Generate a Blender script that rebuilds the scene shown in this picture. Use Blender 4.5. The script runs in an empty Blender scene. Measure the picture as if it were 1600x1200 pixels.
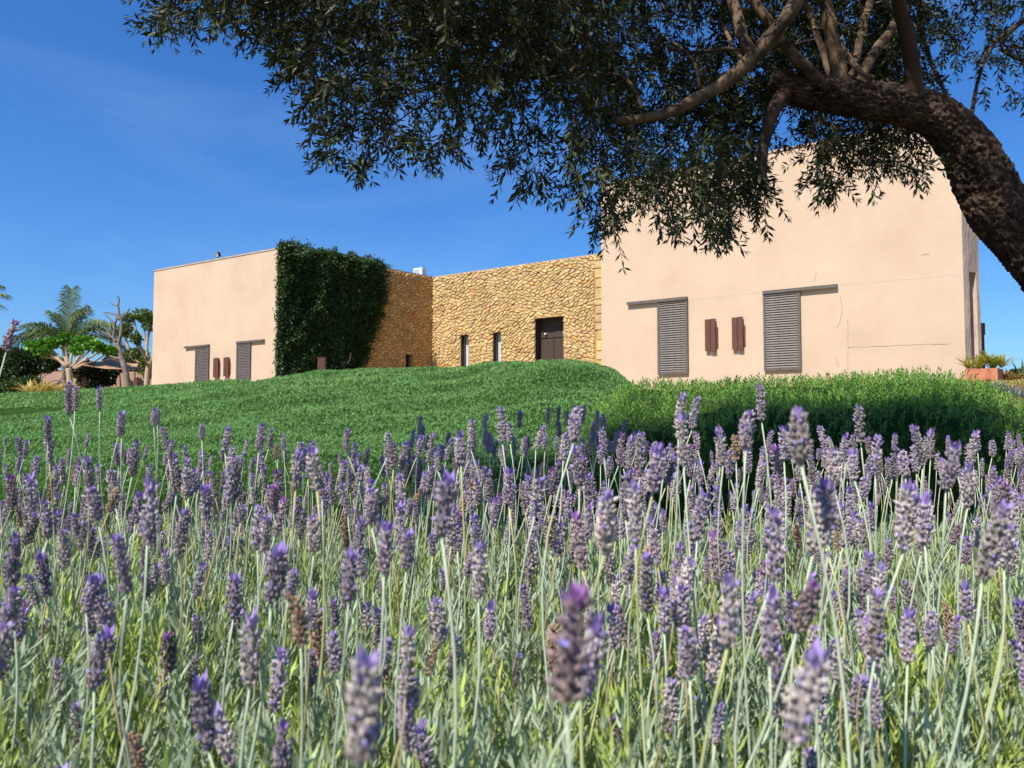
import bpy, math, random
import numpy as np
from mathutils import Vector, Matrix, noise as mnoise

R = math.radians
rng = np.random.default_rng(7)
random.seed(7)
scene = bpy.context.scene
COL = scene.collection

# ------------------------------------------------------------------ camera
ZC = 0.95            # camera height above the lavender bed
PITCH = R(2.98)
F = 1230.0           # focal length in pixels of the 1600 px wide photograph
cam_d = bpy.data.cameras.new('camera')
cam = bpy.data.objects.new('camera', cam_d)
COL.objects.link(cam)
cam.location = (0, 0, ZC)
cam.rotation_euler = (math.pi / 2 + PITCH, 0, 0)
cam_d.sensor_width = 36.0
cam_d.lens = F / 1600 * 36.0
cam_d.clip_start = 0.05
cam_d.clip_end = 3000
cam_d.dof.use_dof = True
cam_d.dof.focus_distance = 3.2
cam_d.dof.aperture_fstop = 10.5
scene.camera = cam

# ------------------------------------------------------------------ sky, sun, exposure
SUN_EL = R(54)
SUN_H = Vector((-0.665, -0.747)).normalized()      # horizontal direction towards the sun
world = bpy.data.worlds.new('World')
scene.world = world
world.use_nodes = True
wn, wl = world.node_tree.nodes, world.node_tree.links
wn.clear()
sky = wn.new('ShaderNodeTexSky')
sky.sky_type = 'NISHITA'
sky.sun_disc = False
sky.sun_elevation = SUN_EL
sky.sun_rotation = math.atan2(SUN_H.x, SUN_H.y)
sky.altitude = 0
sky.air_density = 1.0
sky.dust_density = 1.1
sky.ozone_density = 3.0
hsv = wn.new('ShaderNodeHueSaturation')
hsv.inputs['Saturation'].default_value = 1.25
hsv.inputs['Value'].default_value = 1.0
bg = wn.new('ShaderNodeBackground')
bg.inputs['Strength'].default_value = 0.095
wo = wn.new('ShaderNodeOutputWorld')
# thin high cirrus, the same all round the sky
tc = wn.new('ShaderNodeTexCoord')
mp = wn.new('ShaderNodeMapping')
mp.inputs['Scale'].default_value = (1.2, 1.2, 5.0)
mp.inputs['Rotation'].default_value = (0.25, 0.18, 0.6)
nz = wn.new('ShaderNodeTexNoise')
nz.inputs['Scale'].default_value = 1.6
nz.inputs['Detail'].default_value = 7
nz.inputs['Distortion'].default_value = 0.6
rp = wn.new('ShaderNodeMapRange')
rp.inputs['From Min'].default_value = 0.48
rp.inputs['From Max'].default_value = 0.85
rp.inputs['To Max'].default_value = 0.10
mx = wn.new('ShaderNodeMixRGB')
mx.inputs['Color2'].default_value = (6.5, 7.6, 9.0, 1)
wl.new(tc.outputs['Generated'], mp.inputs['Vector'])
wl.new(mp.outputs['Vector'], nz.inputs['Vector'])
wl.new(nz.outputs['Fac'], rp.inputs['Value'])
wl.new(rp.outputs['Result'], mx.inputs['Fac'])
wl.new(sky.outputs['Color'], hsv.inputs['Color'])
tint = wn.new('ShaderNodeMixRGB'); tint.blend_type = 'MULTIPLY'; tint.inputs['Fac'].default_value = 1
tint.inputs['Color2'].default_value = (0.52, 0.76, 1.04, 1)
wl.new(hsv.outputs['Color'], tint.inputs['Color1'])
wl.new(tint.outputs['Color'], mx.inputs['Color1'])
wl.new(mx.outputs['Color'], bg.inputs['Color'])
wl.new(bg.outputs['Background'], wo.inputs['Surface'])

sun_d = bpy.data.lights.new('sun', 'SUN')
sun_d.energy = 4.6
sun_d.angle = R(0.5)
sun_d.color = (1.0, 0.95, 0.87)
sun = bpy.data.objects.new('sun', sun_d)
COL.objects.link(sun)
sdir = Vector((SUN_H.x * math.cos(SUN_EL), SUN_H.y * math.cos(SUN_EL), math.sin(SUN_EL)))
sun.rotation_euler = (-sdir).to_track_quat('-Z', 'Y').to_euler()
sun.location = sdir * 60

scene.view_settings.view_transform = 'Standard'
scene.view_settings.look = 'None'
scene.view_settings.gamma = 1
scene.view_settings.exposure = 0.8
scene.view_settings.use_curve_mapping = False
scene.render.engine = 'CYCLES'
scene.cycles.max_bounces = 6
scene.cycles.transparent_max_bounces = 8

# ------------------------------------------------------------------ helpers
def ray(px, py):
    a, b = (px - 800) / F, (600 - py) / F
    y = math.cos(PITCH) - b * math.sin(PITCH)
    z = math.sin(PITCH) + b * math.cos(PITCH)
    return a / y, z / y                      # x and z for one metre of distance

def pt(px, py, D):
    rx, rz = ray(px, py)
    return Vector((rx * D, D, ZC + rz * D))

def atz(px, py, z):
    rx, rz = ray(px, py)
    D = (z - ZC) / rz
    return Vector((rx * D, D, z))

def smooth(x, a, b):
    t = np.clip((np.asarray(x, float) - a) / (b - a), 0, 1)
    return t * t * (3 - 2 * t)

def nfbm(v, oct=4):
    return mnoise.fractal(v, 0.9, 2.0, oct, noise_basis='PERLIN_ORIGINAL')

def new_mesh(name, V, Fs, cols=None, smooth_shade=False):
    """V (n,3) array, Fs list of index tuples or uniform int array"""
    me = bpy.data.meshes.new(name)
    V = np.asarray(V, np.float32).reshape(-1, 3)
    if isinstance(Fs, np.ndarray):
        m, k = Fs.shape
        me.vertices.add(len(V)); me.vertices.foreach_set('co', V.ravel())
        me.loops.add(m * k); me.loops.foreach_set('vertex_index', Fs.astype(np.int32).ravel())
        me.polygons.add(m); me.polygons.foreach_set('loop_start', np.arange(0, m * k, k, dtype=np.int32))
        me.update(calc_edges=True)
    else:
        me.from_pydata([tuple(v) for v in V.tolist()], [], Fs)
        me.update()
    if cols is not None:
        c = np.ones((len(V), 4), np.float32)
        c[:, :3] = np.asarray(cols, np.float32).reshape(-1, 3)
        at = me.attributes.new('col', 'FLOAT_COLOR', 'POINT')
        at.data.foreach_set('color', c.ravel())
    if smooth_shade:
        me.polygons.foreach_set('use_smooth', np.ones(len(me.polygons), bool))
    return me

def link(name, me, mat=None, parent=None, loc=None):
    o = bpy.data.objects.new(name, me)
    COL.objects.link(o)
    if mat is not None and me is not None and len(me.materials) == 0:
        me.materials.append(mat)
    if parent is not None:
        o.parent = parent
    if loc is not None:
        o.location = loc
    return o

def tag(o, label=None, cat=None, group=None, kind=None):
    if label: o['label'] = label
    if cat: o['category'] = cat
    if group: o['group'] = group
    if kind: o['kind'] = kind
    return o

def thing(name, label, cat, loc=(0, 0, 0), group=None):
    o = bpy.data.objects.new(name, None)
    COL.objects.link(o)
    o.location = loc
    o.empty_display_size = 0.2
    return tag(o, label, cat, group)

class MB:
    """collects quads, boxes, tubes; builds ONE mesh (world coordinates minus an origin)"""
    def __init__(s): s.v, s.f, s.c = [], [], []
    def add(s, V, Fs, col=None):
        b = len(s.v)
        s.v += [tuple(x) for x in V]
        s.f += [tuple(i + b for i in f) for f in Fs]
        s.c += [tuple(col) if col is not None else (1, 1, 1)] * len(V)
        return s
    def quad(s, a, b, c, d, col=None): return s.add([a, b, c, d], [(0, 1, 2, 3)], col)
    def obox(s, o, u, v, w, col=None):
        """box with corner o and edge vectors u v w (right handed)"""
        o, u, v, w = Vector(o), Vector(u), Vector(v), Vector(w)
        P = [o, o + u, o + u + v, o + v, o + w, o + u + w, o + u + v + w, o + v + w]
        return s.add(P, [(3, 2, 1, 0), (4, 5, 6, 7), (0, 1, 5, 4), (1, 2, 6, 5), (2, 3, 7, 6), (3, 0, 4, 7)], col)
    def tube(s, pts, radii, seg=8, col=None, cap=True):
        V, Fs = tube_geo(pts, radii, seg, cap)
        return s.add(V, Fs, col)
    def build(s, name, mat, parent=None, loc=None, smooth_shade=False, origin=None):
        V = np.array(s.v, np.float32)
        if origin is not None: V = V - np.array(origin, np.float32)
        me = new_mesh(name, V, s.f, s.c, smooth_shade)
        return link(name, me, mat, parent, loc)

def tube_geo(pts, radii, seg=8, cap=True):
    pts = [Vector(p) for p in pts]
    n = len(pts)
    if not hasattr(radii, '__len__'): radii = [radii] * n
    V, Fs = [], []
    t0 = (pts[1] - pts[0]).normalized()
    up = Vector((0, 0, 1)) if abs(t0.z) < 0.9 else Vector((1, 0, 0))
    nrm = t0.cross(up).normalized()
    for i in range(n):
        t = (pts[min(i + 1, n - 1)] - pts[max(i - 1, 0)]).normalized()
        nrm = (nrm - t * nrm.dot(t)).normalized()
        b = t.cross(nrm)
        for k in range(seg):
            a = 2 * math.pi * k / seg
            V.append(pts[i] + (nrm * math.cos(a) + b * math.sin(a)) * radii[i])
    for i in range(n - 1):
        for k in range(seg):
            k2 = (k + 1) % seg
            Fs.append((i * seg + k, i * seg + k2, (i + 1) * seg + k2, (i + 1) * seg + k))
    if cap:
        Fs.append(tuple(range(seg - 1, -1, -1)))
        Fs.append(tuple((n - 1) * seg + k for k in range(seg)))
    return V, Fs

def catmull(P, n=8):
    P = [np.array(p, float) for p in P]
    Q = [2 * P[0] - P[1]] + P + [2 * P[-1] - P[-2]]
    out = []
    for i in range(1, len(Q) - 2):
        a, b, c, d = Q[i - 1], Q[i], Q[i + 1], Q[i + 2]
        for k in range(n):
            t = k / n
            out.append(0.5 * (2 * b + (c - a) * t + (2 * a - 5 * b + 4 * c - d) * t * t + (3 * b - a - 3 * c + d) * t ** 3))
    out.append(P[-1])
    return np.array(out)

def rot_from_dir(d, roll):
    """(N,3) unit directions -> (N,3,3) matrices that turn local z onto d, with a roll about it"""
    d = d / np.linalg.norm(d, axis=1, keepdims=True)
    ref = np.where(np.abs(d[:, 2:3]) < 0.95, np.array([[0, 0, 1.0]]), np.array([[1.0, 0, 0]]))
    x = np.cross(ref, d); x /= np.linalg.norm(x, axis=1, keepdims=True)
    y = np.cross(d, x)
    c, s = np.cos(roll)[:, None], np.sin(roll)[:, None]
    x2, y2 = x * c + y * s, -x * s + y * c
    return np.stack([x2, y2, d], axis=2)

def scatter(Vt, Ft, pos, rot, scale, col, tcol=None):
    """copies of a template as plain arrays (V, F, C)"""
    N, n = len(pos), len(Vt)
    sc = np.asarray(scale, float)
    if sc.ndim == 1: sc = sc[:, None]
    W = Vt[None] * (sc[:, None, :] if sc.shape[1] == 3 else sc[:, :, None])
    V = np.einsum('nij,nkj->nki', rot, W) + pos[:, None, :]
    Fa = (Ft[None] + (np.arange(N) * n)[:, None, None]).reshape(-1, Ft.shape[1])
    C = np.repeat(col[:, None, :], n, axis=1)
    if tcol is not None: C = C * tcol[None]
    return V.reshape(-1, 3), Fa, C.reshape(-1, 3)

def merge(parts):
    V, Fa, C, b = [], [], [], 0
    for v, f, c in parts:
        V.append(v); Fa.append(f + b); C.append(c); b += len(v)
    return np.concatenate(V), np.concatenate(Fa), np.concatenate(C)

LEAF_V = np.array([(0, 0, 0), (-0.5, 0.08, 0.5), (0, -0.05, 0.52), (0.5, 0.08, 0.5), (0, 0.1, 1)], float)   # width x, length z
LEAF_F = np.array([(0, 2, 1), (0, 3, 2), (1, 2, 4), (2, 3, 4)])

# ------------------------------------------------------------------ materials
def mat_new(name):
    m = bpy.data.materials.new(name)
    m.use_nodes = True
    nt = m.node_tree
    nt.nodes.clear()
    out = nt.nodes.new('ShaderNodeOutputMaterial')
    p = nt.nodes.new('ShaderNodeBsdfPrincipled')
    nt.links.new(p.outputs[0], out.inputs[0])
    return m, nt, p, out

def surf(name, c1, c2, scale=4.0, rough=0.8, bump=0.15, bscale=30.0, detail=6, spec=0.25, attr=False, coords='Object', lo=0.35, hi=0.68, stretch=None, bdist=0.01):
    m, nt, p, out = mat_new(name)
    N, L = nt.nodes, nt.links
    tc = N.new('ShaderNodeTexCoord')
    vec = tc.outputs[coords]
    if stretch:
        mpn = N.new('ShaderNodeMapping'); mpn.inputs['Scale'].default_value = stretch
        L.new(vec, mpn.inputs['Vector']); vec = mpn.outputs['Vector']
    n1 = N.new('ShaderNodeTexNoise'); n1.inputs['Scale'].default_value = scale; n1.inputs['Detail'].default_value = detail
    n1.inputs['Roughness'].default_value = 0.62
    L.new(vec, n1.inputs['Vector'])
    cr = N.new('ShaderNodeValToRGB')
    cr.color_ramp.elements[0].position = lo; cr.color_ramp.elements[0].color = (*c1, 1)
    cr.color_ramp.elements[1].position = hi; cr.color_ramp.elements[1].color = (*c2, 1)
    L.new(n1.outputs['Fac'], cr.inputs['Fac'])
    colr = cr.outputs['Color']
    if attr:
        at = N.new('ShaderNodeAttribute'); at.attribute_name = 'col'
        mu = N.new('ShaderNodeMixRGB'); mu.blend_type = 'MULTIPLY'; mu.inputs['Fac'].default_value = 1
        L.new(colr, mu.inputs['Color1']); L.new(at.outputs['Color'], mu.inputs['Color2'])
        colr = mu.outputs['Color']
    L.new(colr, p.inputs['Base Color'])
    p.inputs['Roughness'].default_value = rough
    p.inputs['Specular IOR Level'].default_value = spec
    if bump:
        n2 = N.new('ShaderNodeTexNoise'); n2.inputs['Scale'].default_value = bscale; n2.inputs['Detail'].default_value = 5
        L.new(vec, n2.inputs['Vector'])
        bp = N.new('ShaderNodeBump'); bp.inputs['Strength'].default_value = bump; bp.inputs['Distance'].default_value = bdist
        L.new(n2.outputs['Fac'], bp.inputs['Height'])
        L.new(bp.outputs['Normal'], p.inputs['Normal'])
    return m

def veg(name, trans=0.22, rough=0.55, spec=0.3, tint=(1.15, 1.2, 0.7), nscale=0.0):
    m, nt, p, out = mat_new(name)
    N, L = nt.nodes, nt.links
    at = N.new('ShaderNodeAttribute'); at.attribute_name = 'col'
    L.new(at.outputs['Color'], p.inputs['Base Color'])
    p.inputs['Roughness'].default_value = rough
    p.inputs['Specular IOR Level'].default_value = spec
    tr = N.new('ShaderNodeBsdfTranslucent')
    mu = N.new('ShaderNodeMixRGB'); mu.blend_type = 'MULTIPLY'; mu.inputs['Fac'].default_value = 1
    mu.inputs['Color2'].default_value = (*tint, 1)
    L.new(at.outputs['Color'], mu.inputs['Color1']); L.new(mu.outputs['Color'], tr.inputs['Color'])
    mixs = N.new('ShaderNodeMixShader'); mixs.inputs['Fac'].default_value = trans
    L.new(p.outputs[0], mixs.inputs[1]); L.new(tr.outputs[0], mixs.inputs[2])
    L.new(mixs.outputs[0], out.inputs[0])
    return m

def plaster(name, c1, c2):
    """painted render: broad mottling, fine grain, faint vertical run marks under the coping"""
    m, nt, p, out = mat_new(name)
    N, L = nt.nodes, nt.links
    tc = N.new('ShaderNodeTexCoord')
    n1 = N.new('ShaderNodeTexNoise'); n1.inputs['Scale'].default_value = 0.55; n1.inputs['Detail'].default_value = 8; n1.inputs['Roughness'].default_value = 0.6
    L.new(tc.outputs['Object'], n1.inputs['Vector'])
    cr = N.new('ShaderNodeValToRGB')
    cr.color_ramp.elements[0].position = 0.3; cr.color_ramp.elements[0].color = (*c1, 1)
    cr.color_ramp.elements[1].position = 0.7; cr.color_ramp.elements[1].color = (*c2, 1)
    L.new(n1.outputs['Fac'], cr.inputs['Fac'])
    mpn = N.new('ShaderNodeMapping'); mpn.inputs['Scale'].default_value = (2.2, 2.2, 0.16)
    L.new(tc.outputs['Object'], mpn.inputs['Vector'])
    n2 = N.new('ShaderNodeTexNoise'); n2.inputs['Scale'].default_value = 1.6; n2.inputs['Detail'].default_value = 6
    L.new(mpn.outputs['Vector'], n2.inputs['Vector'])
    mr = N.new('ShaderNodeMapRange'); mr.inputs['From Min'].default_value = 0.55; mr.inputs['From Max'].default_value = 0.8; mr.inputs['To Max'].default_value = 0.32
    L.new(n2.outputs['Fac'], mr.inputs['Value'])
    # run marks are rain dirt: strongest at the top metre of the wall
    sp = N.new('ShaderNodeSeparateXYZ'); L.new(tc.outputs['Object'], sp.inputs[0])
    mz = N.new('ShaderNodeMapRange'); mz.inputs['From Min'].default_value = ZR - 2.2; mz.inputs['From Max'].default_value = ZR - 0.1
    mz.inputs['To Min'].default_value = 0.12; mz.inputs['To Max'].default_value = 1.0
    L.new(sp.outputs['Z'], mz.inputs['Value'])
    ml = N.new('ShaderNodeMath'); ml.operation = 'MULTIPLY'
    L.new(mr.outputs['Result'], ml.inputs[0]); L.new(mz.outputs['Result'], ml.inputs[1])
    st = N.new('ShaderNodeMixRGB'); st.inputs['Color2'].default_value = (c1[0] * 0.62, c1[1] * 0.55, c1[2] * 0.5, 1)
    L.new(ml.outputs[0], st.inputs['Fac']); L.new(cr.outputs['Color'], st.inputs['Color1'])
    L.new(st.outputs['Color'], p.inputs['Base Color'])
    p.inputs['Roughness'].default_value = 0.9
    p.inputs['Specular IOR Level'].default_value = 0.15
    n3 = N.new('ShaderNodeTexNoise'); n3.inputs['Scale'].default_value = 3.0; n3.inputs['Detail'].default_value = 10; n3.inputs['Roughness'].default_value = 0.75
    L.new(tc.outputs['Object'], n3.inputs['Vector'])
    bp = N.new('ShaderNodeBump'); bp.inputs['Strength'].default_value = 0.25; bp.inputs['Distance'].default_value = 0.03
    L.new(n3.outputs['Fac'], bp.inputs['Height']); L.new(bp.outputs['Normal'], p.inputs['Normal'])
    return m

ZR = ZC + 9.0      # common roof height of the three blocks
M = {}
M['plaster'] = plaster('peach_plaster', (0.475, 0.345, 0.242), (0.545, 0.407, 0.295))
M['coping'] = surf('coping', (0.32, 0.235, 0.17), (0.46, 0.36, 0.28), 2.5, 0.9, 0.2, 20)
M['crack'] = surf('crack', (0.24, 0.175, 0.125), (0.36, 0.28, 0.21), 9, 0.95, 0)
M['joint'] = surf('joint', (0.48, 0.385, 0.30), (0.51, 0.41, 0.325), 3, 0.95, 0)
M['mortar'] = surf('mortar', (0.33, 0.195, 0.08), (0.43, 0.265, 0.115), 6, 0.95, 0.4, 40)
M['stone'] = surf('ochre_stone', (0.44, 0.295, 0.125), (0.62, 0.45, 0.22), 2.2, 0.9, 0.7, 14, attr=True, bdist=0.03)
M['shutter'] = surf('grey_metal', (0.085, 0.068, 0.056), (0.125, 0.102, 0.086), 8, 0.55, 0.05, 60, spec=0.4)
M['rust'] = surf('red_brown_wood', (0.085, 0.034, 0.022), (0.13, 0.054, 0.036), 6, 0.6, 0.2, 40, stretch=(6, 6, 0.6))
M['wood'] = surf('dark_wood', (0.035, 0.022, 0.016), (0.085, 0.055, 0.042), 5, 0.6, 0.3, 30, stretch=(8, 8, 0.5))
M['steel'] = surf('dull_steel', (0.5, 0.45, 0.4), (0.6, 0.55, 0.5), 5, 0.35, 0)
M['white'] = surf('white_metal', (0.72, 0.72, 0.7), (0.8, 0.8, 0.78), 4, 0.5, 0)
M['alu'] = surf('grey_alu', (0.34, 0.36, 0.36), (0.42, 0.44, 0.44), 4, 0.45, 0)
M['curtain'] = surf('curtain', (0.62, 0.63, 0.62), (0.75, 0.75, 0.73), 4, 0.9, 0.3, 12, stretch=(8, 8, 0.3))
M['black'] = surf('black_plastic', (0.015, 0.015, 0.016), (0.03, 0.03, 0.03), 5, 0.5, 0)
M['dark'] = surf('dark_room', (0.02, 0.018, 0.015), (0.035, 0.03, 0.025), 3, 0.9, 0)
M['soil'] = surf('soil', (0.04, 0.028, 0.018), (0.10, 0.07, 0.045), 3.0, 0.95, 0.8, 25, bdist=0.03)
M['terracotta'] = surf('terracotta', (0.36, 0.12, 0.06), (0.5, 0.2, 0.11), 5, 0.85, 0.3, 30)
M['sail'] = surf('tan_canvas', (0.33, 0.19, 0.1), (0.42, 0.25, 0.14), 1.2, 0.85, 0.1, 30)
M['gardenwall'] = surf('pink_render', (0.36, 0.23, 0.17), (0.46, 0.3, 0.22), 0.8, 0.9, 0.2, 12)
M['bark'] = surf('olive_bark', (0.022, 0.013, 0.008), (0.088, 0.055, 0.037), 9, 0.95, 0.9, 55, attr=True, bdist=0.012)
M['limb'] = surf('pale_bark', (0.032, 0.020, 0.012), (0.165, 0.108, 0.062), 11, 0.85, 0.5, 60, lo=0.40, hi=0.62, bdist=0.006)
M['limb_brown'] = surf('brown_bark', (0.035, 0.021, 0.014), (0.085, 0.052, 0.034), 8, 0.85, 0.5, 60, bdist=0.006)
M['greybark'] = surf('grey_bark', (0.13, 0.10, 0.08), (0.27, 0.22, 0.175), 1.5, 0.9, 0.6, 8, bdist=0.05)
M['paletrunk'] = surf('pale_trunk', (0.36, 0.26, 0.17), (0.5, 0.38, 0.26), 1.5, 0.9, 0.4, 8, bdist=0.04)
M['olive_leaf'] = veg('olive_leaf', 0.14, 0.55, 0.2, (1.15, 1.2, 0.5))
M['leaf'] = veg('leaf', 0.2, 0.5, 0.3)
M['mound'] = veg('mound_leaf', 0.3, 0.6, 0.2)
M['lav_leaf'] = veg('lavender_leaf', 0.2, 0.75, 0.15, (1.1, 1.2, 0.75))
M['flower'] = veg('lavender_flower', 0.16, 0.85, 0.1, (1.1, 0.95, 1.15))
M['stem'] = veg('lavender_stem', 0.05, 0.75, 0.15)
M['under'] = surf('shrub_gap_shade', (0.014, 0.032, 0.007), (0.03, 0.065, 0.013), 6, 0.95, 0.3, 20, spec=0.03)  # near-black green paints the shade in the gaps between leaves
# slit window glass
m, nt, p, out = mat_new('window_glass')
p.inputs['Base Color'].default_value = (0.02, 0.028, 0.03, 1)
p.inputs['Roughness'].default_value = 0.04
p.inputs['Specular IOR Level'].default_value = 0.6
p.inputs['Alpha'].default_value = 0.12
M['glass'] = m

# ------------------------------------------------------------------ ground
def T(x, y):
    x = np.asarray(x, float); y = np.asarray(y, float)
    yend = 29 - 6.0 * smooth(x, 0, 9)
    t = np.clip((y - 4.0) / (yend - 4.0), 0, 1)
    top = 1.87 - 0.85 * smooth(-x, 3.0, 11.0)
    return 0.28 + top * t * t * (3 - 2 * t)

xs = np.concatenate([-np.geomspace(900, 42, 10), np.arange(-40, 40.1, 0.8), np.geomspace(42, 900, 10)])
ys = np.concatenate([-np.geomspace(900, 12, 10), np.arange(-10, 70.1, 0.8), np.geomspace(74, 1500, 10)])
X, Y = np.meshgrid(xs, ys)
Z = T(X, Y)
for i in range(Z.shape[0]):
    for j in range(Z.shape[1]):
        if abs(X[i, j]) < 45 and -12 < Y[i, j] < 72:
            Z[i, j] += 0.05 * mnoise.noise(Vector((X[i, j] * 0.6, Y[i, j] * 0.6, 3)))
V = np.stack([X, Y, Z], -1).reshape(-1, 3)
ny, nx = X.shape
idx = np.arange(nx * ny).reshape(ny, nx)
Fg = np.stack([idx[:-1, :-1], idx[:-1, 1:], idx[1:, 1:], idx[1:, :-1]], -1).reshape(-1, 4)
M['ground'] = surf('dry_ground', (0.20, 0.15, 0.06), (0.34, 0.27, 0.12), 1.3, 0.95, 0.8, 18, bdist=0.04)
tag(link('ground', new_mesh('ground', V, Fg, None, True), M['ground']), 'dry sandy garden ground rising from the lavender bed to the houses', kind='structure')
# dark planting soil of the lavender bed (a raised sheet over the ground)
bx, by = np.meshgrid(np.linspace(-6.5, 6.5, 56), np.linspace(-1.2, 5.4, 31))
bz = T(bx, by) + 0.03 + 0.03 * np.vectorize(lambda a, b: mnoise.noise(Vector((a * 3, b * 3, 0))))(bx, by)
edge = (np.minimum(np.minimum(bx + 6.5, 6.5 - bx), np.minimum(by + 1.2, 5.4 - by)) < 0.05)
bz[edge] -= 0.2
ib = np.arange(bx.size).reshape(bx.shape)
Fb = np.stack([ib[:-1, :-1], ib[:-1, 1:], ib[1:, 1:], ib[1:, :-1]], -1).reshape(-1, 4)
tag(link('planting_bed', new_mesh('planting_bed', np.stack([bx, by, bz], -1), Fb, None, True), M['soil']), 'dark planting soil under the lavender', kind='structure')

# ------------------------------------------------------------------ the three blocks of the villa
A, B, C = atz(241, 424, ZR), atz(435, 389, ZR), atz(675.5, 434, ZR)
Dw = atz(940, 397, ZR)
E, Fc = atz(938.5, 291, ZR), atz(1497.5, 182, ZR)
G = atz(1523, 192, ZR)
ZB = 0.8           # wall foot, below the ground line everywhere
for q in (A, B, C, Dw, E, Fc, G): q.z = 0

def wall_sz(px, py, P0, P1):
    """where the line of sight through a pixel meets the vertical wall P0-P1: metres along, height"""
    rx, rz = ray(px, py)
    d = (P1 - P0); L_ = d.length; d = d / L_
    # rx*D = P0.x + d.x*s ; D = P0.y + d.y*s
    s = (rx * P0.y - P0.x) / (d.x - rx * d.y)
    D = P0.y + d.y * s
    return s, ZC + rz * D

def wall_face(mb, P0, P1, z0, z1, holes=()):
    d = (P1 - P0); L_ = d.length; d = d / L_
    n = Vector((d.y, -d.x, 0))
    P = lambda s, z, k=0.0: (P0 + d * s + Vector((0, 0, z)) - n * k)
    ss = sorted({0.0, L_, *[h[0] for h in holes], *[h[1] for h in holes]})
    zs = sorted({z0, z1, *[h[2] for h in holes], *[h[3] for h in holes]})
    for a, b in zip(ss[:-1], ss[1:]):
        for c, e in zip(zs[:-1], zs[1:]):
            ms, mz = (a + b) / 2, (c + e) / 2
            if any(h[0] < ms < h[1] and h[2] < mz < h[3] for h in holes): continue
            mb.quad(P(a, c), P(b, c), P(b, e), P(a, e))
    for (a, b, c, e, k) in holes:
        mb.quad(P(a, c), P(a, e), P(a, e, k), P(a, c, k))
        mb.quad(P(b, e), P(b, c), P(b, c, k), P(b, e, k))
        mb.quad(P(a, e), P(b, e), P(b, e, k), P(a, e, k))
        mb.quad(P(b, c), P(a, c), P(a, c, k), P(b, c, k))
    return d, n, L_

def coping(mb, poly, w=0.28, over=0.03, h=0.07):
    n = len(poly)
    for i in range(n):
        a, b = poly[i], poly[(i + 1) % n]
        d = (b - a).normalized(); nn = Vector((d.y, -d.x, 0))
        L_ = (b - a).length
        mb.obox(a + nn * over - d * over + Vector((0, 0, ZR + 0.002)) - nn * (w + over), d * (L_ + 2 * over - w), nn * (w + over), (0, 0, h))

def frame_on_wall(P0, P1):
    d = (P1 - P0).normalized()
    n = Vector((d.y, -d.x, 0))
    return d, n

# ---- left plaster house
lh = thing('plaster_house', 'smaller flat-roofed peach plaster house beyond the mound, its side wall wrapped in ivy', 'house', (B.x, B.y, ZB))
lo_ = Vector(lh.location)
vdir = (C - B).normalized()
Bk = C + (A - B)
side_hole = []
s0, zt = wall_sz(633.5, 553, B, C); s1, _ = wall_sz(644.5, 553, B, C)
side_hole = [(s0, s1, ZB + 0.3, zt, 0.35)]
mb = MB(); wall_face(mb, A, B, ZB, ZR); mb.build('front_wall', M['plaster'], lh, origin=lo_)
mb = MB(); wall_face(mb, B, C, ZB, ZR, side_hole); mb.build('side_wall', M['mortar'], lh, origin=lo_)
mb = MB(); wall_face(mb, C, Bk, ZB, ZR); wall_face(mb, Bk, A, ZB, ZR); mb.build('back_wall', M['plaster'], lh, origin=lo_)
mb = MB(); mb.quad(*[q + Vector((0, 0, ZR - 0.25)) for q in (A, B, C, Bk)]); mb.build('roof', M['coping'], lh, origin=lo_)
mb = MB(); coping(mb, [A, B, C, Bk]); mb.build('coping', M['coping'], lh, origin=lo_)
d_, n_ = frame_on_wall(B, C)
mb = MB(); q = B + d_ * s0 - n_ * 0.33 + Vector((0, 0, ZB + 0.3))
mb.obox(q, d_ * (s1 - s0), -n_ * 0.05, (0, 0, zt - ZB - 0.3)); mb.build('dark_opening', M['dark'], lh, origin=lo_)  # near-black panel paints the unlit room inside the opening

# ---- stone wing
D2 = Dw + (Dw - C).normalized() * 3.5
wing = thing('stone_wing', 'low ochre rubble stone wing with two slit windows and a dark double door', 'house', (C.x, C.y, ZB))
wo_ = Vector(wing.location)
C2 = C + vdir * 6; D3 = D2 + vdir * 6
def hole(px0, px1, pyt, pyt2, P0, P1, zb, k):
    a, za = wall_sz(px0, pyt, P0, P1); b, zb2 = wall_sz(px1, pyt2, P0, P1)
    return (a, b, zb, (za + zb2) / 2, k)
h1 = hole(720, 732.5, 524, 523, C, D2, 2.2, 0.3)
h2 = hole(770.5, 783, 520, 519, C, D2, 2.2, 0.3)
h3 = hole(836, 880.5, 498, 494, C, D2, 2.2, 0.55)
wholes = [h1, h2, h3]
mb = MB(); dW, nW, LW = wall_face(mb, C, D2, ZB, ZR, wholes); mb.build('wall', M['mortar'], wing, origin=wo_)
mb = MB(); wall_face(mb, D2, D3, ZB, ZR); wall_face(mb, D3, C2, ZB, ZR); wall_face(mb, C2, C, ZB, ZR); mb.build('back_wall', M['plaster'], wing, origin=wo_)
mb = MB(); mb.quad(*[q + Vector((0, 0, ZR - 0.25)) for q in (C, D2, D3, C2)]); mb.build('roof', M['coping'], wing, origin=wo_)
mb = MB(); coping(mb, [C, D2, D3, C2], over=0.02, h=0.05); mb.build('coping', M['coping'], wing, origin=wo_)
PW = lambda s, z, k=0.0: C + dW * s + Vector((0, 0, z)) - nW * k
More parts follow.
